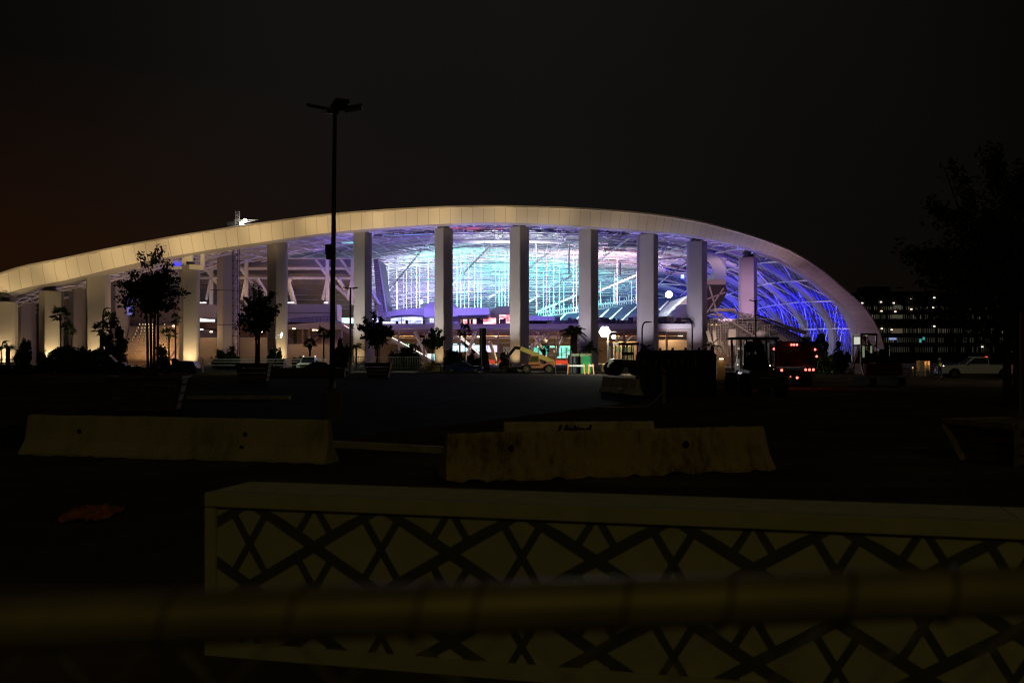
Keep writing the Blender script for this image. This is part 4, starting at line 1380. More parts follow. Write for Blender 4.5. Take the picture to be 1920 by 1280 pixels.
def leafy_tree(label, base, z0, zt, r, trunks, n, size, seed, m=LEAF, low=.42, group='leafy trees', rt=.09, cat='tree', clumps=30, name='leafy_tree'):
    """trunks rise from z0, the crown fills low..1 of the height"""
    rng = random.Random(seed)
    t = thing(name, label, cat, (base[0], base[1], 0), 0, group)
    H = zt - z0; zc = z0 + H * (low + (1 - low) / 2); rz_ = H * (1 - low) / 2
    b = MB()
    for k in range(trunks):
        ox = (k - (trunks - 1) / 2) * .13 * r / 1.2
        top = (ox * 1.7 + rng.uniform(-.1, .1) * r, rng.uniform(-.2, .2) * r, zc + rz_ * .3)
        b.tube([(ox * .95, rng.uniform(-.06, .06), z0), (ox, 0, z0 + H * low * .6), (ox * 1.08, 0, z0 + H * low), top], [rt, rt * .85, rt * .7, rt * .25], 6)
    for k in range(11):
        a = rng.uniform(0, 2 * PI); e = rng.uniform(.3, .9)
        s0 = Vector((0, 0, z0 + H * rng.uniform(low * .95, low + .3)))
        b.tube([s0, s0.lerp(Vector((math.cos(a) * r * e, math.sin(a) * r * e, zc + rng.uniform(-.5, .8) * rz_)), .5) + Vector((0, 0, .1)), Vector((math.cos(a) * r * e, math.sin(a) * r * e, zc + rng.uniform(-.4, .9) * rz_))], [rt * .5, rt * .3, rt * .1], 5)
    b.build('trunk', BARK, t, smooth=True)
    b = MB()
    leaves(b, (0, 0, zc - rz_ * .12), (r * .66, r * .66, rz_ * .62), int(n * .30), size, rng, clumps, .75)
    leaves(b, (0, 0, zc - rz_ * .2), (r * .98, r * .98, rz_ * .68), int(n * .33), size, rng, clumps, .36)
    for q in range(13):      # shoots that stick out of the crown
        a = rng.uniform(0, 2 * PI); el = rng.uniform(-.1, 1.4)
        o = Vector((0, 0, zc - rz_ * .1)); d = Vector((math.cos(a) * math.cos(el) * r * 1.12, math.sin(a) * math.cos(el) * r * 1.12, math.sin(el) * rz_ * 1.12))
        for k in range(int(n * .22 / 13)):
            p = o + d * rng.uniform(.62, 1.0) + Vector((rng.gauss(0, .06) * r, rng.gauss(0, .06) * r, rng.gauss(0, .05) * r))
            u = Vector((rng.gauss(0, 1), rng.gauss(0, 1), rng.gauss(0, 1))).normalized(); v = u.cross(d).normalized(); s = size * rng.uniform(.6, 1.2)
            b.add([p - u * s, p + v * s * .45, p + u * s, p - v * s * .45], [(0, 1, 2, 3)])
    b.build('crown', m, t)
    return t


def frond(mb, o, a, el, L, droop, rng, lw=.5, nl=14):
    d = Vector((math.cos(a), math.sin(a), 0)); pts = []
    for k in range(8):
        u = k / 7
        pts.append(Vector(o) + d * (L * u * math.cos(el) * (1 - .12 * u)) + Vector((0, 0, L * (math.sin(el) * u - droop * u * u))))
    mb.tube(pts, [.03 * L / 2 * (1 - .8 * k / 7) + .006 for k in range(8)], 3, cap=False)
    side = d.cross(Vector((0, 0, 1)))
    for k in range(nl):
        u = .18 + .82 * k / (nl - 1); i = min(6, int(u * 7)); p = pts[i].lerp(pts[i + 1], u * 7 - i)
        ll = lw * L * (1 - .75 * abs(u - .45)) * .55
        f = (pts[i + 1] - pts[i]).normalized()
        for s_ in (-1, 1):
            tip = p + side * (s_ * ll) + f * ll * .55 + Vector((0, 0, -ll * .45 + rng.uniform(-.05, .05)))
            mb.add([p, p + f * .09 * L / 2, tip], [(0, 1, 2)])


def fan(mb, o, a, el, L, rng):
    """a fan palm leaf: stalk and a spread of blades"""
    d = Vector((math.cos(a) * math.cos(el), math.sin(a) * math.cos(el), math.sin(el)))
    c = Vector(o) + d * L * .55
    mb.tube([o, c], [.02, .012], 3, cap=False)
    s1 = d.cross(Vector((0, 0, 1))).normalized(); s2 = s1.cross(d)
    for k in range(13):
        t = -1.9 + 3.8 * k / 12
        v = (d * math.cos(t) + (s1 * math.sin(t))) * L * rng.uniform(.42, .55)
        v += Vector((0, 0, -.18 * L * abs(math.sin(t)) - .05 * L))
        wv = s1 * math.cos(t) * .05 * L - d * math.sin(t) * .05 * L
        mb.add([c, c + v * .55 + wv, c + v, c + v * .55 - wv], [(0, 1, 2, 3)])


def palm(label, px, pyb, pyc, Y, L, kind='fan', n=16, seed=1, rt=.14, name='palm_tree', group='palms along the stadium front', lit=FROND):
    rng = random.Random(seed)
    t = thing(name, label, 'palm', (GX(px, Y), Y, 0), 0, group)
    zc = max(.5, GZ(pyc, Y))
    b = MB(); b.tube([(0, 0, 0), (rng.uniform(-.05, .05), 0, zc * .5), (0, 0, zc)], [rt * 1.25, rt, rt * .9], 8); b.build('trunk', BARK, t, smooth=True)
    b = MB()
    for k in range(n):
        a = 2 * PI * k / n + rng.uniform(-.2, .2)
        el = rng.uniform(-.5, 1.2)
        if kind == 'fan': fan(b, Vector((0, 0, zc)), a, el, L * rng.uniform(.8, 1.15), rng)
        else: frond(b, Vector((0, 0, zc)), a, rng.uniform(.05, 1.25), L * rng.uniform(.85, 1.15), rng.uniform(.35, .75), rng)
    b.build('crown', lit, t)
    if kind == 'fan' and zc > 3:
        b = MB(); b.lathe([(rt * 1.1, zc - 1.0), (rt * 2.0, zc - .5), (rt * 1.2, zc - .05)], n=8); b.build('dry_skirt', SKIRT, t)
    return t


def bush(label, px, pyt, Y, wpx, n, seed, m=LEAF, size=.22, wild=.5, cat='shrub', name='shrub'):
    rng = random.Random(seed); wd = wpx / F * Y; h = GZ(pyt, Y)
    t = thing(name, label, cat, (GX(px, Y), Y, 0), 0, 'shrubs along the stadium front')
    b = MB()
    for k in range(9):
        a = rng.uniform(0, 2 * PI); e = rng.uniform(.1, .4) * wd
        b.tube([(0, 0, 0), (math.cos(a) * e * .5, math.sin(a) * e * .5, h * .45), (math.cos(a) * e, math.sin(a) * e, h * rng.uniform(.6, .95))], [.05, .035, .012], 4)
    b.build('stem', BARK, t)
    b = MB()
    leaves(b, (0, 0, h * .48), (wd * .48, wd * .48, h * .50), n, size, rng, 22, wild)
    leaves(b, (0, 0, h * .25), (wd * .50, wd * .50, h * .28), n // 2, size, rng, 14, wild)
    b.build('foliage', m, t)
    return t


# the three boxed trees and the small one
box_planter('big dark wooden tree box carrying the tallest boxed tree', (GX(281, 37.4), 37.4, 0), 2.55, 1.95, 1.3, WOOD, .18)
leafy_tree('tallest dark boxed tree with three bare trunks before the lit steps', (GX(286, 37.4), 37.4), 1.2, GZ(461, 37.4), 1.16, 4, 5600, .08, 21, low=.40, rt=.06, group='boxed trees', clumps=46)
box_planter('dark wooden tree box in front of the white rail fence', (GX(477, 80), 80, 0), 2.45, 2.0, 1.45, WOOD, .1)
leafy_tree('dark round boxed tree with thick trunk beside the scaffolded column', (GX(483, 80), 80), 1.3, GZ(534, 80), 1.75, 2, 4600, .145, 22, low=.30, rt=.13, group='boxed trees', clumps=40)
box_planter('reddish wooden tree box by the two-headed thin lamp post', (GX(711, 95), 95, 0), 2.3, 1.75, 1.38, mat('red_timber', (.15, .04, .025), .8, var=.4, scale=3), 0)
leafy_tree('round lollipop boxed tree on one thin stem left of the pavilion', (GX(708, 95), 95), 1.3, GZ(585, 95), 1.75, 1, 4200, .17, 23, low=.22, rt=.09, group='boxed trees', clumps=34)
box_planter('small ochre wooden tree box beside the dark coupe', (GX(811, 127), 127, 0), 2.0, 1.7, 1.1, PALEWOOD, 0)
leafy_tree('small boxed tree of several stems beside the dark coupe', (GX(811, 127), 127), 1.0, GZ(613, 127), 1.5, 3, 3500, .17, 24, low=.34, rt=.07, group='boxed trees', clumps=26)
# big dark tree at the edge of the picture
leafy_tree('very large dark tree filling the edge of the view above the white pickup', (20.6, 41), .0, 10.6, 3.9, 2, 15000, .16, 30, low=.20, rt=.22, group=None, clumps=60)

# palms
palm('small palm with swollen trunk beside the low street lamp', 15, 690, 652, 150, 1.7, 'frond', 14, 1, .3)
palm('tall slim fan palm against the second bright column', 113, 690, 590, 150, 1.9, 'fan', 18, 2, .12, lit=FROND)
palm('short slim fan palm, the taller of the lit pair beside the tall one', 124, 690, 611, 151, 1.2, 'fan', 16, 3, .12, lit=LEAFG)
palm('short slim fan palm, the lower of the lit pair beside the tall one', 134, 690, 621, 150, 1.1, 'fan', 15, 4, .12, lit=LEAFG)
palm('dark fan palm behind the conical bush by the third bright column', 190, 690, 617, 150, 1.7, 'fan', 18, 5, .26)
palm('fan palm with pale fronds rising above the conical dark bush', 207, 690, 598, 156, 1.7, 'fan', 16, 6, .14)
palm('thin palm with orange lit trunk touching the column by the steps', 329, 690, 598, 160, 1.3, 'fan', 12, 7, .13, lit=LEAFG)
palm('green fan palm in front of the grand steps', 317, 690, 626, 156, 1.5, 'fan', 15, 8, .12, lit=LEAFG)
palm('palm with drooping crown before the ramp wall', 607, 690, 623, 156, 1.6, 'fan', 15, 9, .12)
palm('bushy palm on a short trunk before the beige plinth wall', 581, 690, 645, 150, 1.35, 'fan', 22, 10, .16)
palm('low feathery palm at the foot of the column behind the thin lamp post', 668, 690, 652, 148, 1.9, 'frond', 16, 11, .14, lit=LEAFG)
palm('slim fan palm before the glowing teal screen', 872, 690, 621, 150, 1.5, 'fan', 16, 12, .1, lit=FROND)
palm('small fan palm in front of the green lit shop window', 1021, 690, 654, 150, 1.0, 'fan', 14, 13, .13)
palm('stout dark date palm with thick trunk beside the work light', 1076, 690, 624, 124, 2.1, 'frond', 34, 14, .75 / 1.6)
palm('feathery palm at the foot of the column by the work light', 1105, 690, 655, 128, 1.7, 'frond', 18, 15, .2)
palm('low feathery palm behind the loader cab', 1212, 690, 655, 140, 1.7, 'frond', 16, 16, .2)
palm('low feathery palm behind the row of dark toilets', 1335, 690, 648, 150, 1.9, 'frond', 14, 17, .16)
palm('spreading dark palmetto, widest of those under the slim fan palm', 113, 690, 665, 140, 2.2, 'frond', 26, 18, .2, name='palmetto')
# shrubs
bush('tall thin dark bush beside the small palm with swollen trunk', 43, 634, 145, 28, 2200, 41)
bush('tall conical dark bush under the pale fan palm', 216, 600, 144, 46, 3600, 42)
bush('dark shrub under the slim fan palms', 120, 650, 141, 58, 3200, 43)
bush('ragged dark shrub at the foot of the third bright column', 158, 648, 142, 40, 2200, 44)
bush('thin see-through shrub in front of the grand steps', 303, 645, 145, 24, 900, 45, wild=.7)
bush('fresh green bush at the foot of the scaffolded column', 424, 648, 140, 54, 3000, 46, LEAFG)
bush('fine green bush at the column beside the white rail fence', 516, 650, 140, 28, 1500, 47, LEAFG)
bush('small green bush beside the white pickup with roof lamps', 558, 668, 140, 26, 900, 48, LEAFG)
bush('dense dark bush beside the two-headed thin lamp post', 641, 634, 140, 32, 3200, 49)
bush('broad dark shrub behind the picket fence under the slab', 765, 648, 140, 52, 2800, 50)
bush('pale leafy shrub behind the picket fence next to the broad dark one', 735, 660, 143, 30, 1200, 51, LEAFG, wild=.7)
bush('dark spiky shrub lit teal by the screen beside the coupe', 852, 654, 140, 38, 2200, 52)
bush('low dark shrub before the teal screen behind the coupe', 885, 662, 142, 26, 1400, 53)
bush('low shrub left of the telehandler boom', 945, 660, 142, 18, 900, 54, LEAFG, wild=.8)
bush('tall dark bush in front of the blue shell', 1526, 612, 120, 52, 3600, 55)
bush('spiky dark bush beside the red excavator', 1570, 640, 122, 44, 2200, 56)
bush('yellowish low shrub behind the dump truck', 1552, 664, 110, 40, 1200, 57, LEAFG)
bush('dark shrub between the conical bush and the slim fan palms', 185, 655, 141, 30, 1800, 58)
bush('bronze grass clump at the foot of the second bright column', 85, 660, 146, 26, 900, 59, LEAFG, wild=.7)
bush('low bush under the lit lit-stair palms', 330, 668, 146, 18, 700, 60)['label'] = 'low bush beside the thin palm with orange lit trunk'
b_ = MB(); rr = random.Random(8)
for k in range(24):
    leaves(b_, (GX(-20 + 285 * k / 23, 112), 112, .45), (1.3, .8, .62), 240, .16, rr, 8, .6)
hd = tag(b_.build('hedge', LEAF), 'low dark hedge along the edge of the car park', 'hedge')
CLEAR = bpy.data.materials.new('clear_green_glass'); CLEAR.use_nodes = True
_t = CLEAR.node_tree; _t.nodes.clear()
_o = _t.nodes.new('ShaderNodeOutputMaterial'); _m = _t.nodes.new('ShaderNodeMixShader'); _a = _t.nodes.new('ShaderNodeBsdfTransparent'); _g = _t.nodes.new('ShaderNodeBsdfGlossy')
_a.inputs[0].default_value = (.62, .85, .74, 1); _g.inputs['Roughness'].default_value = .1; _m.inputs[0].default_value = .10
_t.links.new(_a.outputs[0], _m.inputs[1]); _t.links.new(_g.outputs[0], _m.inputs[2]); _t.links.new(_m.outputs[0], _o.inputs[0])
# ------------------------------------------------------------------ fences
def rail_fence(label, x0, x1, Y, zs, step, m, r=.05, h=None, name='rail_fence', pick=0):
    t = thing(name, label, 'fence', (GX(x0, Y), Y, 0))
    L = GX(x1, Y) - GX(x0, Y); h = h or max(zs) + .1
    n = max(2, int(L / step) + 1)
    for k in range(n):
        b = MB(); b.box((L * k / (n - 1), 0, h / 2), (r * 1.6, r * 1.6, h)); b.build('post', m, t)
    for z in zs:
        b = MB(); b.bar((0, -.06, z), (L, -.06, z), r, r * 1.5); b.build('rail', m, t)
    if pick:
        b = MB(); q = int(L / pick)
        for k in range(q): b.box((L * (k + .5) / q, .05, h / 2), (.05, .03, h - .1))
        b.build('pickets', m, t)
    return t


WR = mat('white_rail', (.72, .72, .66), .5)
rail_fence('white horizontal rail fence behind the boxed tree and white pickup', 380, 610, 124, (.9, 1.3, 1.62), 4.4, WR, .09)
rail_fence('dark rail fence beside the small palm at the end of the roof', -40, 33, 124, (.7, 1.15, 1.6), 3, DARK, .07)
rail_fence('tall pale metal picket fence under the concourse slab', 655, 800, 131, (.5, 1.9), 3.2, mat('picket_metal', (.34, .34, .28), .6), .06, 2.0, 'picket_fence', .22)
rail_fence('low pipe railing beside the open lit cabin', 1688, 1766, 97, (.25, .5), 2.5, GALV, .05)
rail_fence('low work railing beside the column behind the telehandler', 955, 980, 128, (.6, 1.2), 1.2, PALEWOOD, .06, 1.5, 'work_railing')
LW = thing('low_wall', 'low brown wall in front of the dark blue saloon car', 'wall', (GX(576, 96), 96, 0))
b_ = MB(); b_.box((0, 0, .42), (7.3, .5, .84)); b_.build('wall_body', mat('brown_block', (.17, .11, .06), .9, var=.3, scale=2), LW, bevel=.03)
b_ = MB(); b_.box((0, 0, .86), (7.36, .56, .05)); b_.build('coping', mat('brown_block', (1, 1, 1)), LW)

# ------------------------------------------------------------------ vehicles
def wheel(parent, x, y, r, w_, side, tm=BLACK, rm_=CHROME):
    b = MB(); b.lathe([(r * .62, -w_ / 2), (r * .92, -w_ / 2), (r, -w_ * .35), (r, w_ * .35), (r * .92, w_ / 2), (r * .62, w_ / 2)], (x, y, r), 22, axis='y', cap=False)
    W = b.build('wheel', tm, parent)
    b = MB(); yy = y + side * w_ * .36
    b.lathe([(r * .64, -.02), (r * .64, .02)], (x, yy - side * .05, r), 20, axis='y'); W2 = b.build('wheel_hub', DARK, W)
    b = MB()
    for k in range(6):
        a = 2 * PI * k / 6
        b.bar((x, yy, r), (x + math.cos(a) * r * .6, yy, r + math.sin(a) * r * .6), r * .16, .03)
    pts = [(x + math.cos(2 * PI * k / 20) * r * .62, yy, r + math.sin(2 * PI * k / 20) * r * .62) for k in range(21)]
    b.tube(pts, r * .05, 5, cap=False)
    b.build('rim', rm_, W)
    return W


def tint_prism(poly_low, poly_high, W0, W1, m, name, parent, bevel=.03):
    pass


def car(label, loc, rz, L, W, H, body, paint, style='coupe', group='parked cars', name='parked_car', wr=.34):
    """x forward, built from a lower body, a greenhouse, glass, lamps, wheels"""
    t = thing(name, label, 'car', loc, rz, group)
    g = .17; belt = H * (.64 if style != 'suv' else .60)
    prof = {'coupe': [(-.5, .30), (-.5, .52), (-.485, .62), (-.30, .65), (.14, .62), (.36, .57), (.47, .50), (.5, .40), (.495, .22)],
            'hatch': [(-.49, .24), (-.5, .50), (-.47, .60), (-.2, .62), (.16, .60), (.36, .54), (.47, .46), (.5, .36), (.49, .2)],
            'suv': [(-.49, .24), (-.5, .50), (-.48, .58), (-.2, .60), (.20, .60), (.40, .55), (.48, .48), (.5, .36), (.49, .2)],
            'sedan': [(-.49, .24), (-.5, .50), (-.47, .60), (-.28, .63), (.16, .62), (.38, .56), (.47, .48), (.5, .38), (.49, .2)]}[style]
    xs = [-.32 * L, .31 * L]
    low = []
    # sill line with wheel arches
    n = 9
    for cx in xs:
        for k in range(n):
            a = PI - PI * k / (n - 1); low.append((cx + math.cos(a) * wr * 1.17, wr + math.sin(a) * wr * 1.17 - .02 if math.sin(a) > .05 else g))
    up = [(x * L, z * H if z > .3 else z * H) for x, z in prof]
    outline = [(up[0][0], g + .05)] + up + [(up[-1][0], g + .05)]
    poly = outline + [(x, max(g, z)) for x, z in reversed(low)]
    b = MB(); b.side(poly, -W / 2, W / 2)
    B = b.build('body', paint, t, bevel=.05)
    gh = {'coupe': [(-.40, .645), (-.24, .93), (-.12, 1.0), (.0, .985), (.17, .62)], 'hatch': [(-.46, .60), (-.40, .93), (-.25, 1.0), (.02, .98), (.20, .60)],
          'suv': [(-.48, .58), (-.45, .95), (-.3, 1.0), (.06, .98), (.22, .60)], 'sedan': [(-.38, .62), (-.22, .95), (-.1, 1.0), (.03, .98), (.20, .61)]}[style]
    def frus(pts, w0, w1, m, name, par, bev):
        zb, zt = min(z for _, z in pts), max(z for _, z in pts)
        mb = MB(); k = len(pts)
        wd = lambda z: w0 + (w1 - w0) * (z - zb) / (zt - zb)
        vs = [(x, -wd(z) / 2, z) for x, z in pts] + [(x, wd(z) / 2, z) for x, z in pts]
        fs = [tuple(range(k)), tuple(reversed(range(k, 2 * k)))] + [((i + 1) % k, i, k + i, k + (i + 1) % k) for i in range(k)]
        mb.add(vs, fs); return mb.build(name, m, par, bevel=bev)
    gp = [(x * L, z * H) for x, z in gh]
    frus(gp, W * .93, W * .70, paint, 'cabin', t, .05)
    # glass, a little proud of the cabin
    cx = sum(x for x, _ in gp) / len(gp); zb, zt = gp[0][1], max(z for _, z in gp)
    sg = [(cx + (x - cx) * .84, zb + .05 + (z - zb) * .84) for x, z in gp]
    frus(sg, W * .93 + .02, W * .735 + .02, GLASSD, 'side_window', t, 0)
    def pane(p, q, name):
        (xa, za), (xb, zb_) = p, q
        wd = lambda z: (W * .93 + (W * .70 - W * .93) * (z - zb) / (zt - zb)) / 2 * .88
        d = Vector((xb - xa, 0, zb_ - za)); nn = Vector((-d.z, 0, d.x)).normalized() * .014
        if nn.z < 0: nn = -nn
        a = Vector((xa, 0, za)).lerp(Vector((xb, 0, zb_)), .1) + nn; e = Vector((xa, 0, za)).lerp(Vector((xb, 0, zb_)), .92) + nn
        mb = MB(); mb.add([(a.x, -wd(a.z), a.z), (a.x, wd(a.z), a.z), (e.x, wd(e.z), e.z), (e.x, -wd(e.z), e.z)], [(0, 1, 2, 3)])
        mb.build(name, GLASSD, t, thick=.01)
    pane(gp[-1], gp[-2], 'windscreen'); pane(gp[0], gp[1], 'rear_window')
    for x in xs:
        for s_ in (-1, 1): wheel(t, x, s_ * (W / 2 - .12), wr, .22, s_)
    for s_ in (-1, 1):
        b = MB(); b.box((L * .492, s_ * W * .36, H * .43), (.10, .34, .13)); b.build('headlight', mat('lamp_glass', (.5, .5, .52), .1), t)
        b = MB(); b.box((-L * .497, s_ * W * .36, H * .47), (.06, .36, .14)); b.build('tail_light', mat('red_glass', (.25, .01, .01), .15), t)
        b = MB(); b.box((.13 * L, s_ * (W / 2 + .06), H * .66), (.12, .16, .11)); b.build('mirror', paint, t, bevel=.02)
        b = MB(); b.box((-.03 * L, s_ * (W / 2 + .008), H * .55), (.2, .02, .035)); b.build('door_handle', DARK, t)
    return t


PBLK = mat('black_paintwork', (.012, .012, .016), .18, var=.1, spec=.6)
PNAV = mat('navy_paintwork', (.012, .016, .06), .16, var=.1, spec=.6)
PWHT = mat('white_paintwork', (.72, .72, .68), .3, var=.05)
car('dark navy coupe parked side-on beside the black pylon sign', (GX(871, 121), 121, .004), 0.0, 4.55, 1.88, 1.42, None, PNAV, 'coupe')
car('black hatchback behind the big boxed tree with window reflections', (GX(336, 113), 113, .004), PI, 4.4, 1.8, 1.5, None, PBLK, 'hatch')
car('dark blue saloon car behind the low brown wall', (GX(607, 100), 100, .004), 0.1, 4.8, 1.85, 1.48, None, PNAV, 'sedan')
car('dark sport utility car beside the conical dark bush', (GX(203, 126), 126, .004), 0.1, 4.6, 1.9, 2.2, None, PBLK, 'suv', wr=.38)


def pickup(label, loc, rz, L, W, H, lights=False, tail=True):
    t = thing('pickup_truck', label, 'pickup', loc, rz, 'white pickup trucks')
    wr = .42; xs = [-.30 * L, .33 * L]; g = .42
    low = []
    for cx in xs:
        for k in range(9):
            a = PI - PI * k / 8; low.append((cx + math.cos(a) * wr * 1.2, wr + math.sin(a) * wr * 1.2 if math.sin(a) > .05 else g))
    bl = H * .62
    poly = [(-L / 2, g), (-L / 2, bl), (.20 * L, bl), (.27 * L, bl - .03), (.47 * L, bl - .12), (L / 2, bl - .25), (L / 2, g)] + [(x, max(g, z)) for x, z in reversed(low)]
    b = MB(); b.side(poly, -W / 2, W / 2); b.build('body', PWHT, t, bevel=.05)
    b = MB(); b.box((-.30 * L, 0, bl + .005), (.36 * L, W * .86, .03)); b.build('load_bed', BLACK, t)
    gp = [(-.115 * L, bl), (-.105 * L, H - .05), (-.06 * L, H), (.08 * L, H), (.20 * L, bl)]
    def frus(pts, w0, w1, m, name, bev):
        zb, zt = min(z for _, z in pts), max(z for _, z in pts); k = len(pts); wd = lambda z: w0 + (w1 - w0) * (z - zb) / (zt - zb)
        mb = MB(); mb.add([(x, -wd(z) / 2, z) for x, z in pts] + [(x, wd(z) / 2, z) for x, z in pts], [tuple(range(k)), tuple(reversed(range(k, 2 * k)))] + [((i + 1) % k, i, k + i, k + (i + 1) % k) for i in range(k)])
        return mb.build(name, m, t, bevel=bev)
    frus(gp, W * .94, W * .76, PWHT, 'cab', .05)
    frus([(-.10 * L, bl + .08), (-.094 * L, H - .13), (.07 * L, H - .13), (.165 * L, bl + .08)], W * .94, W * .80, GLASSD, 'side_window', 0)
    mb = MB(); a0, a1 = Vector((.20 * L + .005, 0, bl + .04)), Vector((.085 * L + .02, 0, H - .05))
    mb.add([(a0.x, -W * .42, a0.z), (a0.x, W * .42, a0.z), (a1.x, W * .35, a1.z), (a1.x, -W * .35, a1.z)], [(0, 1, 2, 3)]); mb.build('windscreen', GLASSD, t, thick=.015)
    for x in xs:
        for s_ in (-1, 1): wheel(t, x, s_ * (W / 2 - .14), wr, .26, s_)
    b = MB(); b.box((L / 2 + .06, 0, .55), (.16, W * .98, .24)); b.build('bumper', CHROME, t)
    b = MB(); b.box((-L / 2 - .06, 0, .58), (.16, W * .95, .2)); b.build('bumper', CHROME, t)
    b = MB(); b.box((L / 2 + .012, 0, .86), (.03, W * .6, .3)); b.build('grille', DARK, t)
    for s_ in (-1, 1):
        b = MB(); b.box((L / 2 + .005, s_ * W * .39, .9), (.05, .3, .2)); b.build('headlight', mat('lamp_glass', (1, 1, 1)), t)
        b = MB(); b.box((-L / 2 + .04, s_ * (W / 2 - .06), bl - .22), (.12, .15, .30)); b.build('tail_light', emit('tail_red', (1.0, .03, .02), 2.8) if tail else mat('red_glass', (1, 1, 1)), t)
        b = MB(); b.box((.16 * L, s_ * (W / 2 + .12), bl + .14), (.12, .22, .24)); b.build('mirror', DARK, t)
    if tail:
        b = MB(); b.box((-.118 * L, 0, H - .02), (.06, .6, .07)); b.build('brake_light', emit('tail_red', (1, 0, 0), 1), t)
    if lights:
        for s_ in (-.36, .36):
            b = MB(); b.box((.02, s_ * W, H + .06), (.12, .12, .12)); b.build('roof_lamp', emit('amber_lamp', (1.0, .7, .4), 2.5), t)
    return t


pickup('white pickup facing the viewer with two small roof lamps behind the saloon', (GX(580, 122), 122, 0), -PI / 2, 5.6, 2.0, 1.95, True, False)
PK2 = pickup('white pickup parked side-on with red tail lamps lit', (GX(1832, 92), 92, 0), PI - .12, 6.9, 2.05, 1.98, False, True)
lamp('tail_glow', 'POINT', (GX(1912, 91), 90.4, 1.0), 6, (1, .05, .03), .1)

# dump truck seen from behind
DT = thing('dump_truck', 'dark dump truck seen from behind with many small red lamps lit', 'truck', (18.25, 64, 0), PI / 2 + .085)
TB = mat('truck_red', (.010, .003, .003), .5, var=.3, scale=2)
b_ = MB()
b_.hexa([(0, -1.4, 1.35), (6.3, -1.4, 1.35), (6.3, 1.4, 1.35), (0, 1.4, 1.35), (-.12, -1.5, 2.95), (6.4, -1.5, 2.95), (6.4, 1.5, 2.95), (-.12, 1.5, 2.95)])
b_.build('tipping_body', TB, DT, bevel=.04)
for c_, d_ in [((.7 + 1.3 * k, s_ * 1.48, 2.1), (.14, .1, 1.5)) for k in range(5) for s_ in (-1, 1)] + [((-.10, s_ * 1.2, 2.1), (.1, .16, 1.5)) for s_ in (-1, 1)] + [((-.12, 0, 2.9), (.12, 3.0, .14)), ((-.08, 0, 1.5), (.1, 2.7, .14))]:
    b_ = MB(); b_.box(c_, d_); b_.build('body_rib', TB, DT)
b_ = MB(); b_.box((4.6, 0, .95), (9.4, .9, .3)); b_.build('chassis', BLACK, DT)
b_ = MB(); b_.hexa([(7.0, -1.2, .8), (9.2, -1.2, .8), (9.2, 1.2, .8), (7.0, 1.2, .8), (7.0, -1.15, 2.75), (8.6, -1.1, 2.75), (8.6, 1.1, 2.75), (7.0, 1.15, 2.75)]); CB = b_.build('cab', mat('cab_white', (.45, .46, .44), .4), DT, bevel=.06)
b_ = MB(); b_.box((7.9, 1.16, 2.15), (1.0, .04, .7)); b_.build('window', GLASSD, CB)
b_ = MB(); b_.lathe([(.3, 0), (.32, .1), (.32, 1.2), (.3, 1.3)], (6.6, 1.0, .75), 14, axis='x'); b_.build('fuel_tank', CHROME, DT)
b_ = MB(); b_.tube([(6.8, 1.05, 1.2), (6.8, 1.05, 3.2)], .09, 8); b_.build('exhaust', CHROME, DT)
for x in (1.0, 2.35, 8.4):
    for s_ in (-1, 1): wheel(DT, x, s_ * 1.05, .52, .5 if x < 5 else .34, s_, BLACK, DARK)
RL = emit('truck_red_lamp', (1.0, .12, .09), 5.0)
AMB = emit('amber_marker', (1.0, .72, .5), 2.0)
def dtl(px, py, r=.055, m=RL, name='tail_lamp', y_=63.6):
    p = P(px, py, y_)
    rz = PI / 2 + .085
    d = p - Vector((18.25, 64, 0)); lx = d.x * math.cos(rz) + d.y * math.sin(rz); ly = -d.x * math.sin(rz) + d.y * math.cos(rz)
    b = MB(); b.ball((-.2, ly, p.z), r, 8, 6); b.build(name, m, DT)
for px, py in [(1486, 646), (1491, 646), (1496.5, 646), (1452, 654), (1455, 669.5), (1532, 655), (1535, 668), (1452, 694), (1467, 694), (1513.5, 693), (1521, 693), (1528.5, 693), (1475, 708), (1497, 708)]:
    dtl(px, py, .085 if py > 690 else .075)
dtl(1484, 706, .05, emit('plate_lamp', (1.0, .3, .08), 1.2), 'plate_lamp')
b_ = MB(); b_.box((-.18, -.05, .78), (.06, 2.2, .16)); b_.build('rear_bumper', BLACK, DT)
for k in range(6):
    b_ = MB(); b_.ball((.5 + 1.35 * k, 1.53, 1.42), .05, 7, 5); b_.build('side_marker', AMB, DT)
for p, e_ in (((GX(1460, 63), 63.2, 1.4), 3), ((GX(1492, 63), 63.0, 2.8), 2), ((GX(1522, 63), 63.0, 1.2), 3)):
    lamp('lamp_glow', 'POINT', p, e_, (1, .06, .04), .08)

# green wheel loader seen from behind
GL = thing('wheel_loader', 'dark green loader with cab roof on posts standing before the dump truck', 'loader', (GX(1430, 50), 50, 0), PI / 2 + .05)
GP = mat('dark_green_paint', (.03, .07, .035), .5, var=.3, scale=3)
b_ = MB(); b_.hexa([(-.9, -.9, .45), (1.2, -.75, .45), (1.2, .75, .45), (-.9, .9, .45), (-.55, -.82, 1.33), (1.2, -.7, 1.42), (1.2, .7, 1.42), (-.55, .82, 1.33)]); b_.build('engine_hood', GP, GL, bevel=.12)
b_ = MB(); b_.box((1.5, .05, 2.95), (2.0, 2.15, .12)); b_.build('cab_roof', BLACK, GL, bevel=.03)
for x in (.65, 2.3):
    for y in (-.85, .9):
        b_ = MB(); b_.bar((x, y, 1.35), (x, y * 1.05, 2.92), .1); b_.build('cab_post', DARK if y < .5 else STEEL, GL)  # posts on one side coloured white for the light on them
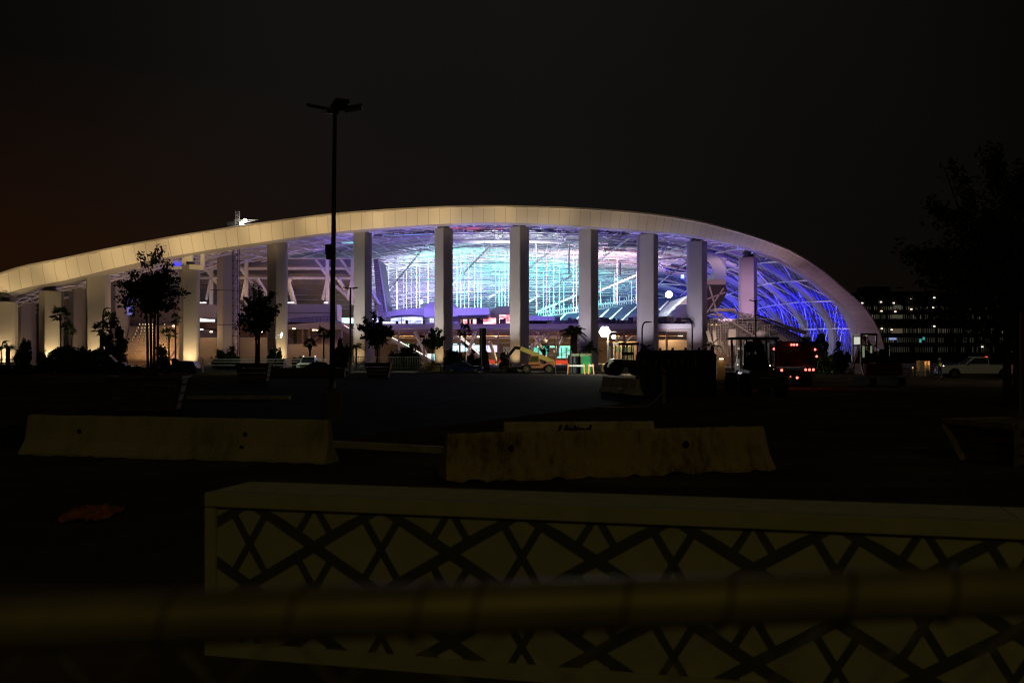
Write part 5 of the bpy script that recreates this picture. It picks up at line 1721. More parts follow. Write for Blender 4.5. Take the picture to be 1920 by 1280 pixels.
b_ = MB(); b_.ball((.9, .25, 1.7), .4, 10, 8, .8, 1, 1.2); b_.ball((1.1, .3, 2.5), .32, 10, 7); b_.box((.9, .3, 1.45), (.8, .7, .3)); b_.build('seat', BLACK, GL)
b_ = MB(); b_.bar((-.2, -.15, 1.2), (.2, .25, 2.9), .34, .3); b_.build('lift_arm', BLACK, GL)
for x in (-.1, 2.6):
    for s_ in (-1, 1): wheel(GL, x, s_ * .9, .6, .4, s_, BLACK, BLACK)
b_ = MB(); b_.box((-.93, 0, .95), (.03, 1.0, .05)); b_.build('rear_trim', mat('dull_yellow', (.3, .28, .08), .6), GL)

# red excavator with lit cab
EX = thing('excavator', 'orange red excavator with brightly lit cab, next to the end of the roof', 'excavator', (GX(1652, 67), 67, 0), 0)
OR = mat('excavator_orange', (.22, .022, .010), .7, spec=.08, var=.25, scale=2)
b_ = MB(); pl = [(-1.28, -.9), (1.0, -.9), (1.28, -.5), (1.28, 1.6), (-1.28, 1.6), (-1.34, -.5)]
b_.prism(pl, .72, 1.55, .99); b_.build('counterweight', OR, EX, bevel=.1)
b_ = MB(); b_.box((0, -.93, 1.12), (1.1, .03, .42)); b_.box((-.05, -.95, 1.15), (.62, .03, .16)); b_.build('badge_panel', mat('excavator_orange', (1, 1, 1)), EX, bevel=.01)
b_ = MB(); b_.box((.5, .6, 1.75), (1.5, 1.8, .42)); b_.build('engine_cover', DARK, EX, bevel=.05)
b_ = MB(); b_.prism([(-.3, -.5), (.3, -.5), (.3, .3), (-.3, .3)], 1.95, 2.5); b_.box((.75, .4, 2.3), (.08, .08, .8)); b_.build('exhaust_stack', DARK, EX)
ec = MB(); cx0, cx1, cy0, cy1 = -1.30, -.28, .1, 1.75
for x in (cx0, cx1):
    for y in (cy0, cy1): ec.bar((x, y, 1.5), (x * .98 - .01, y, 3.45), .09)
ec.box(((cx0 + cx1) / 2, (cy0 + cy1) / 2, 3.5), (1.15, 1.75, .14)); ec.box(((cx0 + cx1) / 2, cy0 + .04, 1.95), (1.0, .06, .7))
for y in (cy0, cy1): ec.bar((cx0, y, 2.75), (cx1, y, 2.75), .07)
ECB = ec.build('cab', DARK, EX)
b_ = MB(); b_.box((-.98, cy1 + .12, 3.1), (.6, .05, .5)); b_.build('lit_pane', emit('cab_glow', (.95, 1.0, .82), .6), ECB)
b_ = MB(); b_.box((-1.14, cy0 + .01, 2.35), (.14, .03, .8)); b_.box((-.62, cy0 + .01, 2.5), (.12, .03, .52)); b_.build('lit_pane', emit('cab_green_glow', (.45, .60, .38), .32), ECB)
b_ = MB(); b_.box((-.85, .95, 2.0), (.5, .5, .9)); b_.build('seat', BLACK, ECB)
b_ = MB(); b_.bar((-1.34, .06, 1.55), (-1.34, .06, 3.5), .07); b_.bar((-1.32, -.55, .75), (-1.36, .05, 1.55), .06); b_.bar((-1.34, .06, 3.5), (-.4, .06, 3.42), .06); b_.build('grab_rail', STEEL, EX)
for s_ in (-1, 1):
    b_ = MB(); pts = [(s_ * .95 - .25, y, z) for y, z in ((-1.3, .35), (-1.1, .08), (1.9, .08), (2.1, .35), (1.9, .62), (-1.1, .62))]
    b_.add(pts + [(x + .5, y, z) for x, y, z in pts], [(0, 1, 2, 3, 4, 5), (11, 10, 9, 8, 7, 6)] + [((i + 1) % 6, i, 6 + i, 6 + (i + 1) % 6) for i in range(6)]); b_.build('track', BLACK, EX, bevel=.04)
b_ = MB(); b_.bar((.25, 1.6, 1.6), (.3, 4.2, 3.3), .35, .5); b_.bar((.3, 4.2, 3.3), (.3, 6.2, 1.2), .3, .4); b_.build('boom', OR, EX)
lamp('cab_lamp', 'POINT', (GX(1628, 67.6), 68.0, 3.2), 5, (.95, 1.0, .8), .1)

# wheel loader with glazed cab beside the work light
YL = thing('cab_loader', 'dark loader with greenish glazed cab in front of the work light', 'loader', (GX(1172, 106), 106, 0), .2)
b_ = MB(); b_.hexa([(-1.9, -.8, .75), (1.4, -.8, .75), (1.4, .8, .75), (-1.9, .8, .75), (-1.5, -.75, 1.75), (1.4, -.75, 1.6), (1.4, .75, 1.6), (-1.5, .75, 1.75)]); b_.build('engine_hood', mat('loader_dark', (.05, .045, .03), .6), YL, bevel=.12)
b_ = MB(); X0, X1 = -.9, 1.15
for x in (X0, -.1, .5, X1):
    for y in (-.7, .7): b_.bar((x, y, 1.6), (x * .97, y * .97, 3.2), .1)
b_.box(((X0 + X1) / 2, 0, 3.32), (2.3, 1.65, .26)); b_.box(((X0 + X1) / 2, -.7, 2.28), (1.3, .06, .3)); CBN = b_.build('cab', mat('loader_dark', (1, 1, 1)), YL)
b_ = MB()
for x0, x1, z0 in ((-.8, -.2, 2.45), (0, .4, 2.45), (.6, 1.05, 1.75)): b_.box(((x0 + x1) / 2, .74, (z0 + 3.05) / 2), (x1 - x0, .02, 3.05 - z0))
b_.build('cab_pane', CLEAR, CBN)
for x in (-1.3, 1.3):
    for s_ in (-1, 1): wheel(YL, x, s_ * .95, .78, .5, s_, BLACK, DARK)
b_ = MB(); b_.bar((1.4, 0, 1.0), (2.4, 0, .6), .3, .3); b_.box((2.7, 0, .55), (.6, 2.1, .8)); b_.build('bucket', mat('loader_dark', (1, 1, 1)), YL)

# telehandler
TH = thing('telehandler', 'yellow telehandler with raised boom and forks, working in front of a column', 'telehandler', (GX(1010, 117), 117, 0), PI)
TY = mat('machine_yellow', (.62, .48, .10), .5, var=.2, scale=2)
b_ = MB(); b_.bar((-1.9, 0, 1.25), (2.15, 0, 2.95), .42, .52); BOO = b_.build('boom', TY, TH, bevel=.04)
b_ = MB(); b_.bar((1.9, 0, 2.85), (2.75, 0, 3.05), .3, .36); b_.bar((2.7, 0, 3.1), (3.35, 0, 2.3), .28, .34); b_.bar((3.3, 0, 2.35), (3.8, 0, 1.75), .24, .3); b_.build('boom_head', BLACK, BOO)
for s_ in (-.35, .35):
    b_ = MB(); b_.bar((3.7, s_, 1.75), (5.0, s_, 2.45), .1, .08); b_.build('fork', DARK, TH)
b_ = MB(); b_.box((.2, 0, .85), (3.6, 1.3, .5)); b_.hexa([(-1.9, -.6, .7), (-.9, -.6, .7), (-.9, .6, .7), (-1.9, .6, .7), (-1.7, -.5, 1.5), (-.9, -.5, 1.3), (-.9, .5, 1.3), (-1.7, .5, 1.5)]); b_.build('chassis', mat('machine_orange', (.45, .16, .05), .55), TH, bevel=.05)
b_ = MB(); b_.hexa([(-.2, .1, 1.0), (1.3, .1, 1.0), (1.3, .95, 1.0), (-.2, .95, 1.0), (0, .15, 2.1), (.95, .15, 2.1), (.95, .9, 2.1), (0, .9, 2.1)]); CT = b_.build('cab', mat('machine_orange', (1, 1, 1)), TH, bevel=.04)
b_ = MB(); b_.hexa([(-.0, .955, 1.35), (1.1, .955, 1.35), (1.1, .975, 1.35), (-.0, .975, 1.35), (.1, .925, 2.0), (.85, .925, 2.0), (.85, .945, 2.0), (.1, .945, 2.0)]); b_.build('window', CLEAR, CT)
for x in (-1.2, 1.4):
    for s_ in (-1, 1): wheel(TH, x, s_ * .85, .55, .4, s_, BLACK, PALEWOOD)

# ------------------------------------------------------------------ site clutter
def toilet(label, loc, rz, shell_m, group, roof_m=None):
    t = thing('portable_toilet', label, 'portable toilet', loc, rz, group)
    b = MB(); b.box((0, 0, 1.04), (1.12, 1.12, 2.02)); b.build('cabin', shell_m, t, bevel=.03)
    b = MB(); b.add([(-.6, -.6, 2.05), (.6, -.6, 2.05), (.6, .6, 2.05), (-.6, .6, 2.05), (0, -.62, 2.36), (0, .62, 2.36)], [(3, 2, 1, 0), (0, 1, 4), (2, 3, 5), (1, 2, 5, 4), (3, 0, 4, 5)]); b.build('roof', roof_m or shell_m, t)
    b = MB(); b.box((0, -.575, .98), (.78, .03, 1.75)); D2 = b.build('door', shell_m, t)
    b = MB(); b.box((.28, -.60, 1.0), (.06, .03, .16)); b.build('handle', DARK, D2)
    b = MB()
    for s_ in (-1, 1): b.box((s_ * .48, -.575, 1.05), (.08, .04, 1.9))
    b.build('corner_trim', shell_m, t)
    b = MB(); b.tube([(.42, .42, 2.0), (.42, .42, 2.5)], .06, 6); b.build('vent_pipe', BLACK, t)
    for x_, z_, w_, h_ in ((-.34, 1.55, .05, .5), (.34, 1.72, .1, .3)):
        b = MB(); b.box((x_, -.60, z_), (w_, .02, h_)); b.build('vent_slot', mat('pale_vent', (.25, .32, .36), .5), t)
    return t


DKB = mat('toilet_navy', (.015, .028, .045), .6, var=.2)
nms = ['nearest dark blue toilet at the end of the row by the dump truck', 'dark blue toilet second in the row from the dump truck', 'dark blue toilet in the middle of the big dark row', 'dark blue toilet next to last in the big dark row', 'farthest dark blue toilet of the big row, nearest the loader']
for k in range(5):
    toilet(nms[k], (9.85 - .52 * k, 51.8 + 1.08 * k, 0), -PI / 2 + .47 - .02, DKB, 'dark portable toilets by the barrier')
toilet('bright green portable toilet beside the date palm', (GX(1099, 114), 114, 0), 1.3, mat('toilet_green', (.05, .42, .13), .5), 'portable toilets by the date palm', mat('toilet_roof_pale', (.55, .62, .35), .5))
for k, nm in enumerate(['dark grey portable toilet touching the bright green one', 'dark grey portable toilet between two others by the date palm', 'dark grey portable toilet farthest from the green one']):
    toilet(nm, (GX(1089 - 7 * k, 115), 115 + .15 * k, 0), .05, mat('toilet_grey', (.05, .06, .06), .6), 'portable toilets by the date palm', mat('toilet_roof_pale', (1, 1, 1)))


def barricade(label, px, Y, wd, rz=0):
    t = thing('barricade', label, 'barricade', (GX(px, Y), Y, 0), rz, 'orange and white barricades')
    for s_ in (-1, 1):
        b = MB(); b.bar((s_ * wd / 2, -.3, 0), (s_ * wd / 2 - s_ * .10, 0, 1.15), .11, .08); b.build('leg', mat('hi_vis_orange', (.70, .20, .03), .6), t)
    b = MB(); b.box((0, -.05, .95), (wd, .04, .16)); b.build('board', WR, t)
    return t


barricade('barricade with orange legs and white board before the grey toilets', 1080, 111, 1.9)
barricade('orange barricade beside the bright green toilet', 1108, 112, .6)
barricade('orange barricade half hidden by the dark tank', 1221, 104, .9)
b_ = MB()
DRM = thing('dark_tank', 'dark upright cylindrical tank between the loader and the toilets', 'tank', (GX(1203, 93), 93, 0))
b_.lathe([(.46, 0), (.5, .06), (.5, 1.5), (.46, 1.58), (.2, 1.64)], n=20); b_.build('tank_body', DARK, DRM)
b_ = MB(); b_.lathe([(.51, .5), (.53, .52), (.51, .54)], n=20, cap=False); b_.lathe([(.51, 1.0), (.53, 1.02), (.51, 1.04)], n=20, cap=False); b_.build('tank_hoop', BLACK, DRM)
YB = thing('yellow_barrel', 'yellow barrel standing beside the pylon and the debris heap', 'barrel', (GX(948, 120), 120, 0))
b_ = MB(); b_.lathe([(.27, 0), (.29, .05), (.27, .45), (.29, .5), (.27, .9)], n=14); b_.build('barrel_body', mat('barrel_yellow', (.65, .36, .03), .5), YB)
b_ = MB(); b_.lathe([(.285, .3), (.29, .32), (.29, .42), (.285, .44)], n=14, cap=False); b_.build('barrel_band', WR, YB)
SKP = MB(); rr = random.Random(31)
for k in range(70):
    x = rr.gauss(0, .9); y = rr.gauss(0, .5); z = max(.06, .75 * math.exp(-x * x) * rr.random())
    c = Vector((GX(971, 121) + x, 121 + y, z)); SKP.bar(c, c + Vector((rr.gauss(0, .5), rr.gauss(0, .3), rr.gauss(0, .25))), rr.uniform(.06, .25), rr.uniform(.05, .2))
sk = tag(SKP.build('debris_heap', mat('debris', (.30, .26, .16), .9, var=.6, scale=2)), 'untidy heap of building debris left of the telehandler', 'debris heap', kind='stuff')
# pylon sign
PY = thing('pylon_sign', 'tall narrow black pylon sign between two columns behind the coupe', 'sign', (GX(906, 126), 126, 0), .5)
b_ = MB(); b_.box((0, 0, GZ(615, 126) / 2), (.75, .22, GZ(615, 126))); b_.build('slab', BLACK, PY, bevel=.03)
b_ = MB(); b_.box((-.38, -.05, GZ(615, 126) / 2 + .3), (.12, .5, GZ(615, 126) - .6)); b_.build('side_fin', DARK, PY)
b_ = MB()
for k in range(9):
    b_.tube([(.1 + .045 * k, -.2, 3.0 - .05 * k), (.12 + .06 * k, -.26, 1.6), (.16 + .08 * k, -.3, .05)], [.03, .05, .06], 5)
b_.build('black_cover', BLACK, PY)
# poles in front of the telehandler
for px, yt, Y, lb in ((1041, 632, 112, 'tall thin dark pole in front of the telehandler rear'), (1070, 657, 112, 'thick dark post before the grey toilets'), (1089, 668, 112, 'thin dark post between the grey and green toilets')):
    t = thing('site_post', lb, 'post', (GX(px, Y), Y, 0), 0, 'dark posts by the work site')
    h = GZ(yt, Y); b_ = MB(); b_.tube([(0, 0, 0), (0, 0, h)], .07 if px != 1070 else .11, 8); b_.build('shaft', DARK, t)
    b_ = MB(); b_.lathe([(.16, 0), (.16, .05)], n=10); b_.build('foot_plate', DARK, t)
# bollard with caution tape
BO = thing('timber_post', 'pale timber post with red lamp standing before the dark toilets', 'post', (GX(1245, 43), 43, 0))
b_ = MB(); b_.box((0, 0, .62), (.13, .13, 1.24), 0, .96); b_.build('shaft', PALEWOOD, BO)
b_ = MB(); b_.lathe([(.09, 0), (.1, .1), (.07, .24), (.03, .28)], (0, 0, 1.24), 10); b_.build('warning_lamp', mat('red_lens', (.10, .015, .015), .3), BO)
b_ = MB(); b_.tube([(GX(1245, 43), 42.9, .55), (GX(1228, 41), 41.4, .12), (GX(1214, 40), 40, .03), (GX(1165, 39), 39.4, .03), (GX(1130, 39), 39.4, .03)], .02, 4)
tag(b_.build('caution_tape', mat('pale_tape', (.6, .55, .45), .5)), 'pale tape trailing on the ground from the timber post', 'tape')
# work light tower
WT = thing('light_tower', 'mobile work light tower with blazing lamps beside the date palm', 'light tower', (GX(1140, 109), 109, 0))
zt = GZ(622, 109)
b_ = MB(); b_.tube([(0, 0, .8), (0, 0, zt - .3)], .09, 8); b_.tube([(.22, 0, .8), (.22, 0, zt - 1.6)], .05, 6); b_.build('mast', DARK, WT)
b_ = MB(); b_.box((0, 0, .75), (1.5, 1.2, .9)); b_.build('trailer_box', PALEWOOD, WT, bevel=.05)
for s_ in (-1, 1): wheel(WT, 0, s_ * .7, .3, .2, s_, BLACK, DARK)
b_ = MB(); b_.bar((-.9, 0, zt), (.9, 0, zt), .08); b_.build('cross_arm', DARK, WT)
HOT = emit('work_lamp', (1.0, 1.0, .86), 22.0)
for dx_, dz_, r in [(-.36 + .36 * math.cos(2 * PI * q / 6), .36 * math.sin(2 * PI * q / 6), .26) for q in range(6)] + [(-.36, 0, .2), (.62, -.55, .22)]:  # ring of heads widened to the size of the lamp's glare
    b_ = MB(); b_.lathe([(r * .6, .25), (r, .04), (r, 0), (r * .5, -.03)], (dx_, -.1, zt + dz_), 14, axis='y'); b_.build('lamp_head', HOT, WT)
lamp('work_light', 'POINT', (GX(1135, 108), 108.2, zt), 3400, (1.0, 1.0, .84), .3)
# scaffold tower on the darker column
SC = thing('scaffold_tower', 'slim dark scaffold tower climbing the darker column beside the boxed tree', 'scaffold', (GX(442, 200), 200, 0))
b_ = MB(); W_ = .55
H_ = GZ(462, 200)
for sx in (-1, 1):
    for sy in (-1, 1): b_.bar((sx * W_, sy * W_, 0), (sx * W_, sy * W_, H_), .1)
b_.build('standard', DARK, SC)
b_ = MB()
for k in range(16):
    z = H_ * (k + 1) / 16
    b_.bar((-W_, -W_, z), (W_, -W_, z), .08); b_.bar((-W_, -W_, z - H_ / 16), (W_, -W_, z), .06)
for z in (GZ(545, 200), GZ(609, 200)): b_.bar((-4.3, -2.6, z), (W_, -W_, z), .12)
b_.build('ledger', DARK, SC)
# hoisted work platform at the head of a column
WP = thing('work_platform', 'white hoisted work platform at the head of the column beside the boxed tree', 'platform', P(352, 503, 194))
o_ = Vector(root_loc(WP))
for (x0, y0, x1, y1) in [(322, 480, 322, 502), (345, 476, 345, 498), (380, 470, 380, 502)]:
    b_ = MB(); b_.bar(P(x0, y0, 194) - o_, P(x1, y1, 194) - o_, .7 if x0 > 330 else .45); b_.build('hanger', STEEL, WP)
b_ = MB(); b_.bar(P(320, 502, 194) - o_, P(342, 502, 194) - o_, .5, .5); b_.bar(P(356, 500, 194) - o_, P(382, 502, 194) - o_, .8, .9); b_.build('platform_beam', STEEL, WP)
b_ = MB(); b_.box(P(354, 484, 193.6) - o_, (1.6, .8, 1.3)); b_.build('winch_housing', STEEL, WP)
b_ = MB(); b_.box(P(333, 496, 194.4) - o_, (1.5, .3, 1.0)); b_.build('blue_panel', emit('blue_panel_glow', (.12, .10, 1.0), .8), WP)
# rig on the roof
RG = thing('roof_mast', 'small lattice mast with white work lamps on top of the roof', 'mast', P(452, 424, 192))
b_ = MB(); o_ = Vector(root_loc(RG)); q0 = P(442, 424, 192) - o_; q1 = P(442, 395, 192) - o_; e0 = P(449, 424, 192) - o_; e1 = P(449, 396, 192) - o_
b_.bar(q0, q1, .1); b_.bar(e0, e1, .1)
for k in range(6): b_.bar(q0.lerp(q1, k / 6), e0.lerp(e1, (k + 1) / 6), .07); b_.bar(q0.lerp(q1, k / 6), e0.lerp(e1, k / 6), .07)
b_.bar(P(438, 413, 192) - o_, P(484, 412, 192) - o_, .12); b_.bar(P(460, 417, 192) - o_, P(478, 413, 192) - o_, .1); b_.build('lattice_mast', GALV, RG)
b_ = MB(); b_.box(P(434, 420, 192) - o_, (1.6, 1.2, .8)); b_.build('winch_box', DARK, RG)
for x, y, r in ((459.5, 413.5, .36), (453, 419, .42)):
    b_ = MB(); b_.ball(P(x, y, 191.4) - o_, r, 10, 7); b_.build('work_lamp', emit('roof_lamp', (1.0, .93, .8), 14), RG)
lamp('roof_work_light', 'POINT', P(456, 414, 190.6), 500, (1.0, .9, .75), .3)

# scaffold stairs and railings in front of the shell
SS_ = thing('scaffold_stairs', 'dense tangle of scaffold stairs and handrails in front of the blue shell', 'scaffold stairs', (GX(1420, 190), 190, 0))
b_ = MB()
for k in range(7):
    y0 = 582 + 6.5 * k
    b_.bar(P(1338 + 4 * k, y0, 188 + k), P(1440 + 5 * k, y0 + 64, 188 + k), .2)
for k in range(6):
    b_.bar(P(1362 + 9 * k, 579 + 2 * k, 194), P(1470 + 7 * k, 640 + 3 * k, 192), .2)
b_.build('stair_rail', mat('dull_steel', (.6, .55, .55), .5), SS_, world=True)
b_ = MB(); rr = random.Random(77)
for k in range(26):
    x = 1328 + 4.6 * k; b_.bar(P(x, 592 + rr.uniform(0, 14) + max(0, k - 12) * 1.2, 189.5), P(x, 665, 189.5), .14)
for k in range(13):
    y = 598 + 5 * k; b_.bar(P(1326 + rr.uniform(0, 30), y, 189.8), P(1440 + rr.uniform(-20, 25), y + rr.uniform(-1, 1), 189.8), .14)
for k in range(16):
    x = 1330 + 7 * k; b_.bar(P(x, 660, 190), P(x + 14, 610, 190), .07)
b_.build('scaffold_tube', mat('dull_steel', (1, 1, 1)), SS_, world=True)
b_ = MB()
for x0, y0, x1, y1 in [(1326, 620, 1334, 650), (1338, 620, 1342, 650)]:
    b_ = MB(); b_.bar(P(x0, y0, 187), P(x1, y1, 187), .6); b_.build('stair_tower_leg', CONC, SS_, world=True)
b_ = MB()
pbx = P(1372, 632, 187); b_.box((pbx.x, 187, pbx.z), (1.4, 1.2, 3.0)); b_.build('stair_tower_leg', CONC, SS_, world=True)
RA = thing('entrance_ramp', 'long dark ramp with close railings descending under the blue shell', 'ramp', (GX(1480, 205), 205, 0))
b_ = MB(); pl = [(1418, 594), (1466, 612), (1552, 656), (1552, 690), (1418, 690)]
b_.side([(P(x, y, 205).x, P(x, y, 205).z) for x, y in pl], 205, 212); b_.build('ramp_wall', mat('ramp_dark', (.10, .085, .10), .85), RA, world=True)
b_ = MB(); b_.bar(P(1418, 590, 214), P(1500, 622, 214), .5, .5); b_.bar(P(1470, 612, 213), P(1512, 624, 213), .8, .8); b_.build('ramp_kerb', BEIGE, RA, world=True)
b_ = MB()
for k in range(44):
    t = k / 43; b_.bar(P(1420 + 128 * t, 597 + 57 * t, 204.8), P(1420 + 128 * t, 607 + 57 * t, 204.8), .09)
for k in range(5): b_.bar(P(1418 + 6 * k, 602 + 7 * k, 204.2 - k), P(1540 + 4 * k, 660 + 2 * k, 204.2 - k), .12)
for k in range(50):
    t = k / 49; b_.bar(P(1428 + 112 * t, 622 + 34 * t, 202), P(1428 + 112 * t, 634 + 34 * t, 202), .06)
b_.bar(P(1426, 620, 202), P(1542, 656, 202), .1); b_.bar(P(1426, 634, 202), P(1542, 668, 202), .1)
b_.build('ramp_railing', mat('dull_steel', (1, 1, 1)), RA, world=True)
b_ = MB(); b_.ball(P(1429, 626, 186), 1.0, 10, 7, 1.3, 1, .7); tag(b_.build('pale_tarpaulin', mat('tarpaulin', (.6, .58, .66), .6)), 'pale bundle under a sheet beside the thin two-headed lamp post', 'bundle')

# office block
OB = thing('office_building', 'dark office building with rows of dimly lit windows beyond the end of the roof', 'building', (GX(1760, 330), 330, 0))
W0, W1 = GX(1612, 330), GX(1915, 330); ht = GZ(549, 330)
b_ = MB(); b_.box(((W0 + W1) / 2, 345, ht / 2), (W1 - W0, 30, ht)); b_.build('wall', mat('office_wall', (.06, .05, .045), .8, var=.2, scale=.2), OB, world=True)
b_ = MB(); b_.box(((W0 + W1) / 2, 345, ht + .2), (W1 - W0 + 1, 31, .4)); b_.box((W0 + 10, 345, ht + 1.6), (8, 10, 2.4)); b_.build('roof', DARK, OB, world=True)
b_ = MB()
for k in range(72):
    x = W0 + (W1 - W0) * k / 71; b_.box((x, 329.7, ht / 2), (.16, .5, ht))
b_.build('facade_fins', mat('office_fin', (.12, .10, .085), .7), OB, world=True)
b_ = MB()
for y in (567, 584, 600, 611, 628, 645, 663): p = P(1760, y, 329.8); b_.box(((W0 + W1) / 2, 329.8, p.z), (W1 - W0, .3, .7))
b_.build('floor_band', mat('office_fin', (1, 1, 1)), OB, world=True)
rr = random.Random(15)
WM = [emit('office_glow_%s' % nm, c, s_) for nm, c, s_ in (('dim', (.75, .78, .52), .042), ('mid', (.82, .82, .55), .062), ('warm', (1.0, .72, .45), .075), ('bright', (1.0, .86, .55), .10))]
rows_ = [(573.5, 580.5), (589, 597.5), (615, 624), (632.5, 642), (650, 660)]
nwin = 0
DW = MB()
for ri_, (y0, y1) in enumerate(rows_):
    k = 0
    while k < 72:
        x = 1617 + k * 4.02
        if x > 1908: break
        pr = .62 if x < 1775 else .22
        if ri_ in (3, 4) and x < 1775: pr = .72
        if ri_ == 0 and x > 1690 and x < 1700: pr = .1
        if rr.random() < pr and nwin < 98:
            b_ = MB(); pbox(b_, x + .5, x + 3.5, y0 + rr.uniform(0, 1.2), y1, 329.9, .06)
            b_.build('window', WM[min(3, int(rr.random() ** 1.6 * 4))], OB, world=True); nwin += 1
        elif rr.random() < (.75 if x < 1775 else .5): pbox(DW, x + .8, x + 3.2, y0 + .4, y1, 329.9, .06)
        k += 1
DWo = DW.build('dim_windows', emit('office_glow_faint', (.75, .72, .5), .026), OB, world=True); DWo['kind'] = 'stuff'
for x0, x1, y0, y1, m in [(1672, 1692, 616, 624.5, WM[2]), (1673, 1692, 590, 597, WM[1]), (1676, 1690, 572, 578, WM[1]), (1667, 1681, 633, 637, emit('blue_window', (.4, .5, 1.0), .55)), (1724, 1728, 635, 642, emit('teal_window', (.1, .8, .7), .4)), (1730, 1734, 632, 637, emit('teal_window', (1, 1, 1), 1))]:
    b_ = MB(); pbox(b_, x0, x1, y0, y1, 329.4, .06); b_.build('window', m, OB, world=True)
for x, y in [(1652, 566), (1676, 568), (1709, 561), (1752, 558), (1679, 584), (1750, 576.5), (1672, 618), (1752, 611.5), (1653.5, 616), (1709, 579.5), (1810, 573), (1842, 650), (1869, 554), (1617, 568), (1653, 583), (1877, 575)]:
    b_ = MB(); p = P(x, y, 329.2); b_.box(p, (.55, .2, .35)); b_.build('ceiling_lamp', emit('office_lamp', (1.0, .88, .68), 2.2), OB, world=True)

# open lit cabin, low lamp, person
KB = thing('lit_cabin', 'small open cabin lit warm inside beyond the excavator', 'cabin', (GX(1733, 100), 100, 0))
b_ = MB(); b_.box((0, .5, .78), (1.12, .06, 1.5)); b_.box((.55, .2, .78), (.06, .64, 1.5)); b_.box((0, .2, 1.55), (1.16, .7, .05)); b_.build('cabin_shell', mat('cabin_warm', (.6, .42, .22), .7), KB)
b_ = MB(); b_.box((-.3, -.12, .76), (.52, .05, 1.48)); b_.build('door', mat('cabin_door', (.55, .56, .48), .6), KB)
b_ = MB(); b_.box((.25, .1, .35), (.14, .3, .7)); b_.box((.42, .1, .3), (.1, .3, .6)); b_.build('inside_shelf', BROWN, KB)
lamp('cabin_lamp', 'POINT', (GX(1733, 100) + .3, 100.1, 1.35), 4, (1.0, .58, .22), .08)
lamp('cabin_door_lamp', 'POINT', (GX(1733, 100) - .6, 98.6, 1.6), 1.5, (.9, .95, .7), .08)
LB = thing('bollard_lamp', 'thin low bollard lamp glowing warm beside the lit cabin', 'bollard lamp', (GX(1711.5, 100), 100, 0))
b_ = MB(); b_.box((0, 0, .45), (.14, .1, .9)); b_.build('shaft', PALEWOOD, LB)
b_ = MB(); b_.box((-.02, -.06, .88), (.1, .05, .08)); b_.build('lens', emit('bollard_glow', (1.0, .75, .4), 1.5), LB)
lamp('bollard_light', 'POINT', (GX(1711.5, 100), 99.7, .95), 1.2, (1, .6, .25), .05)


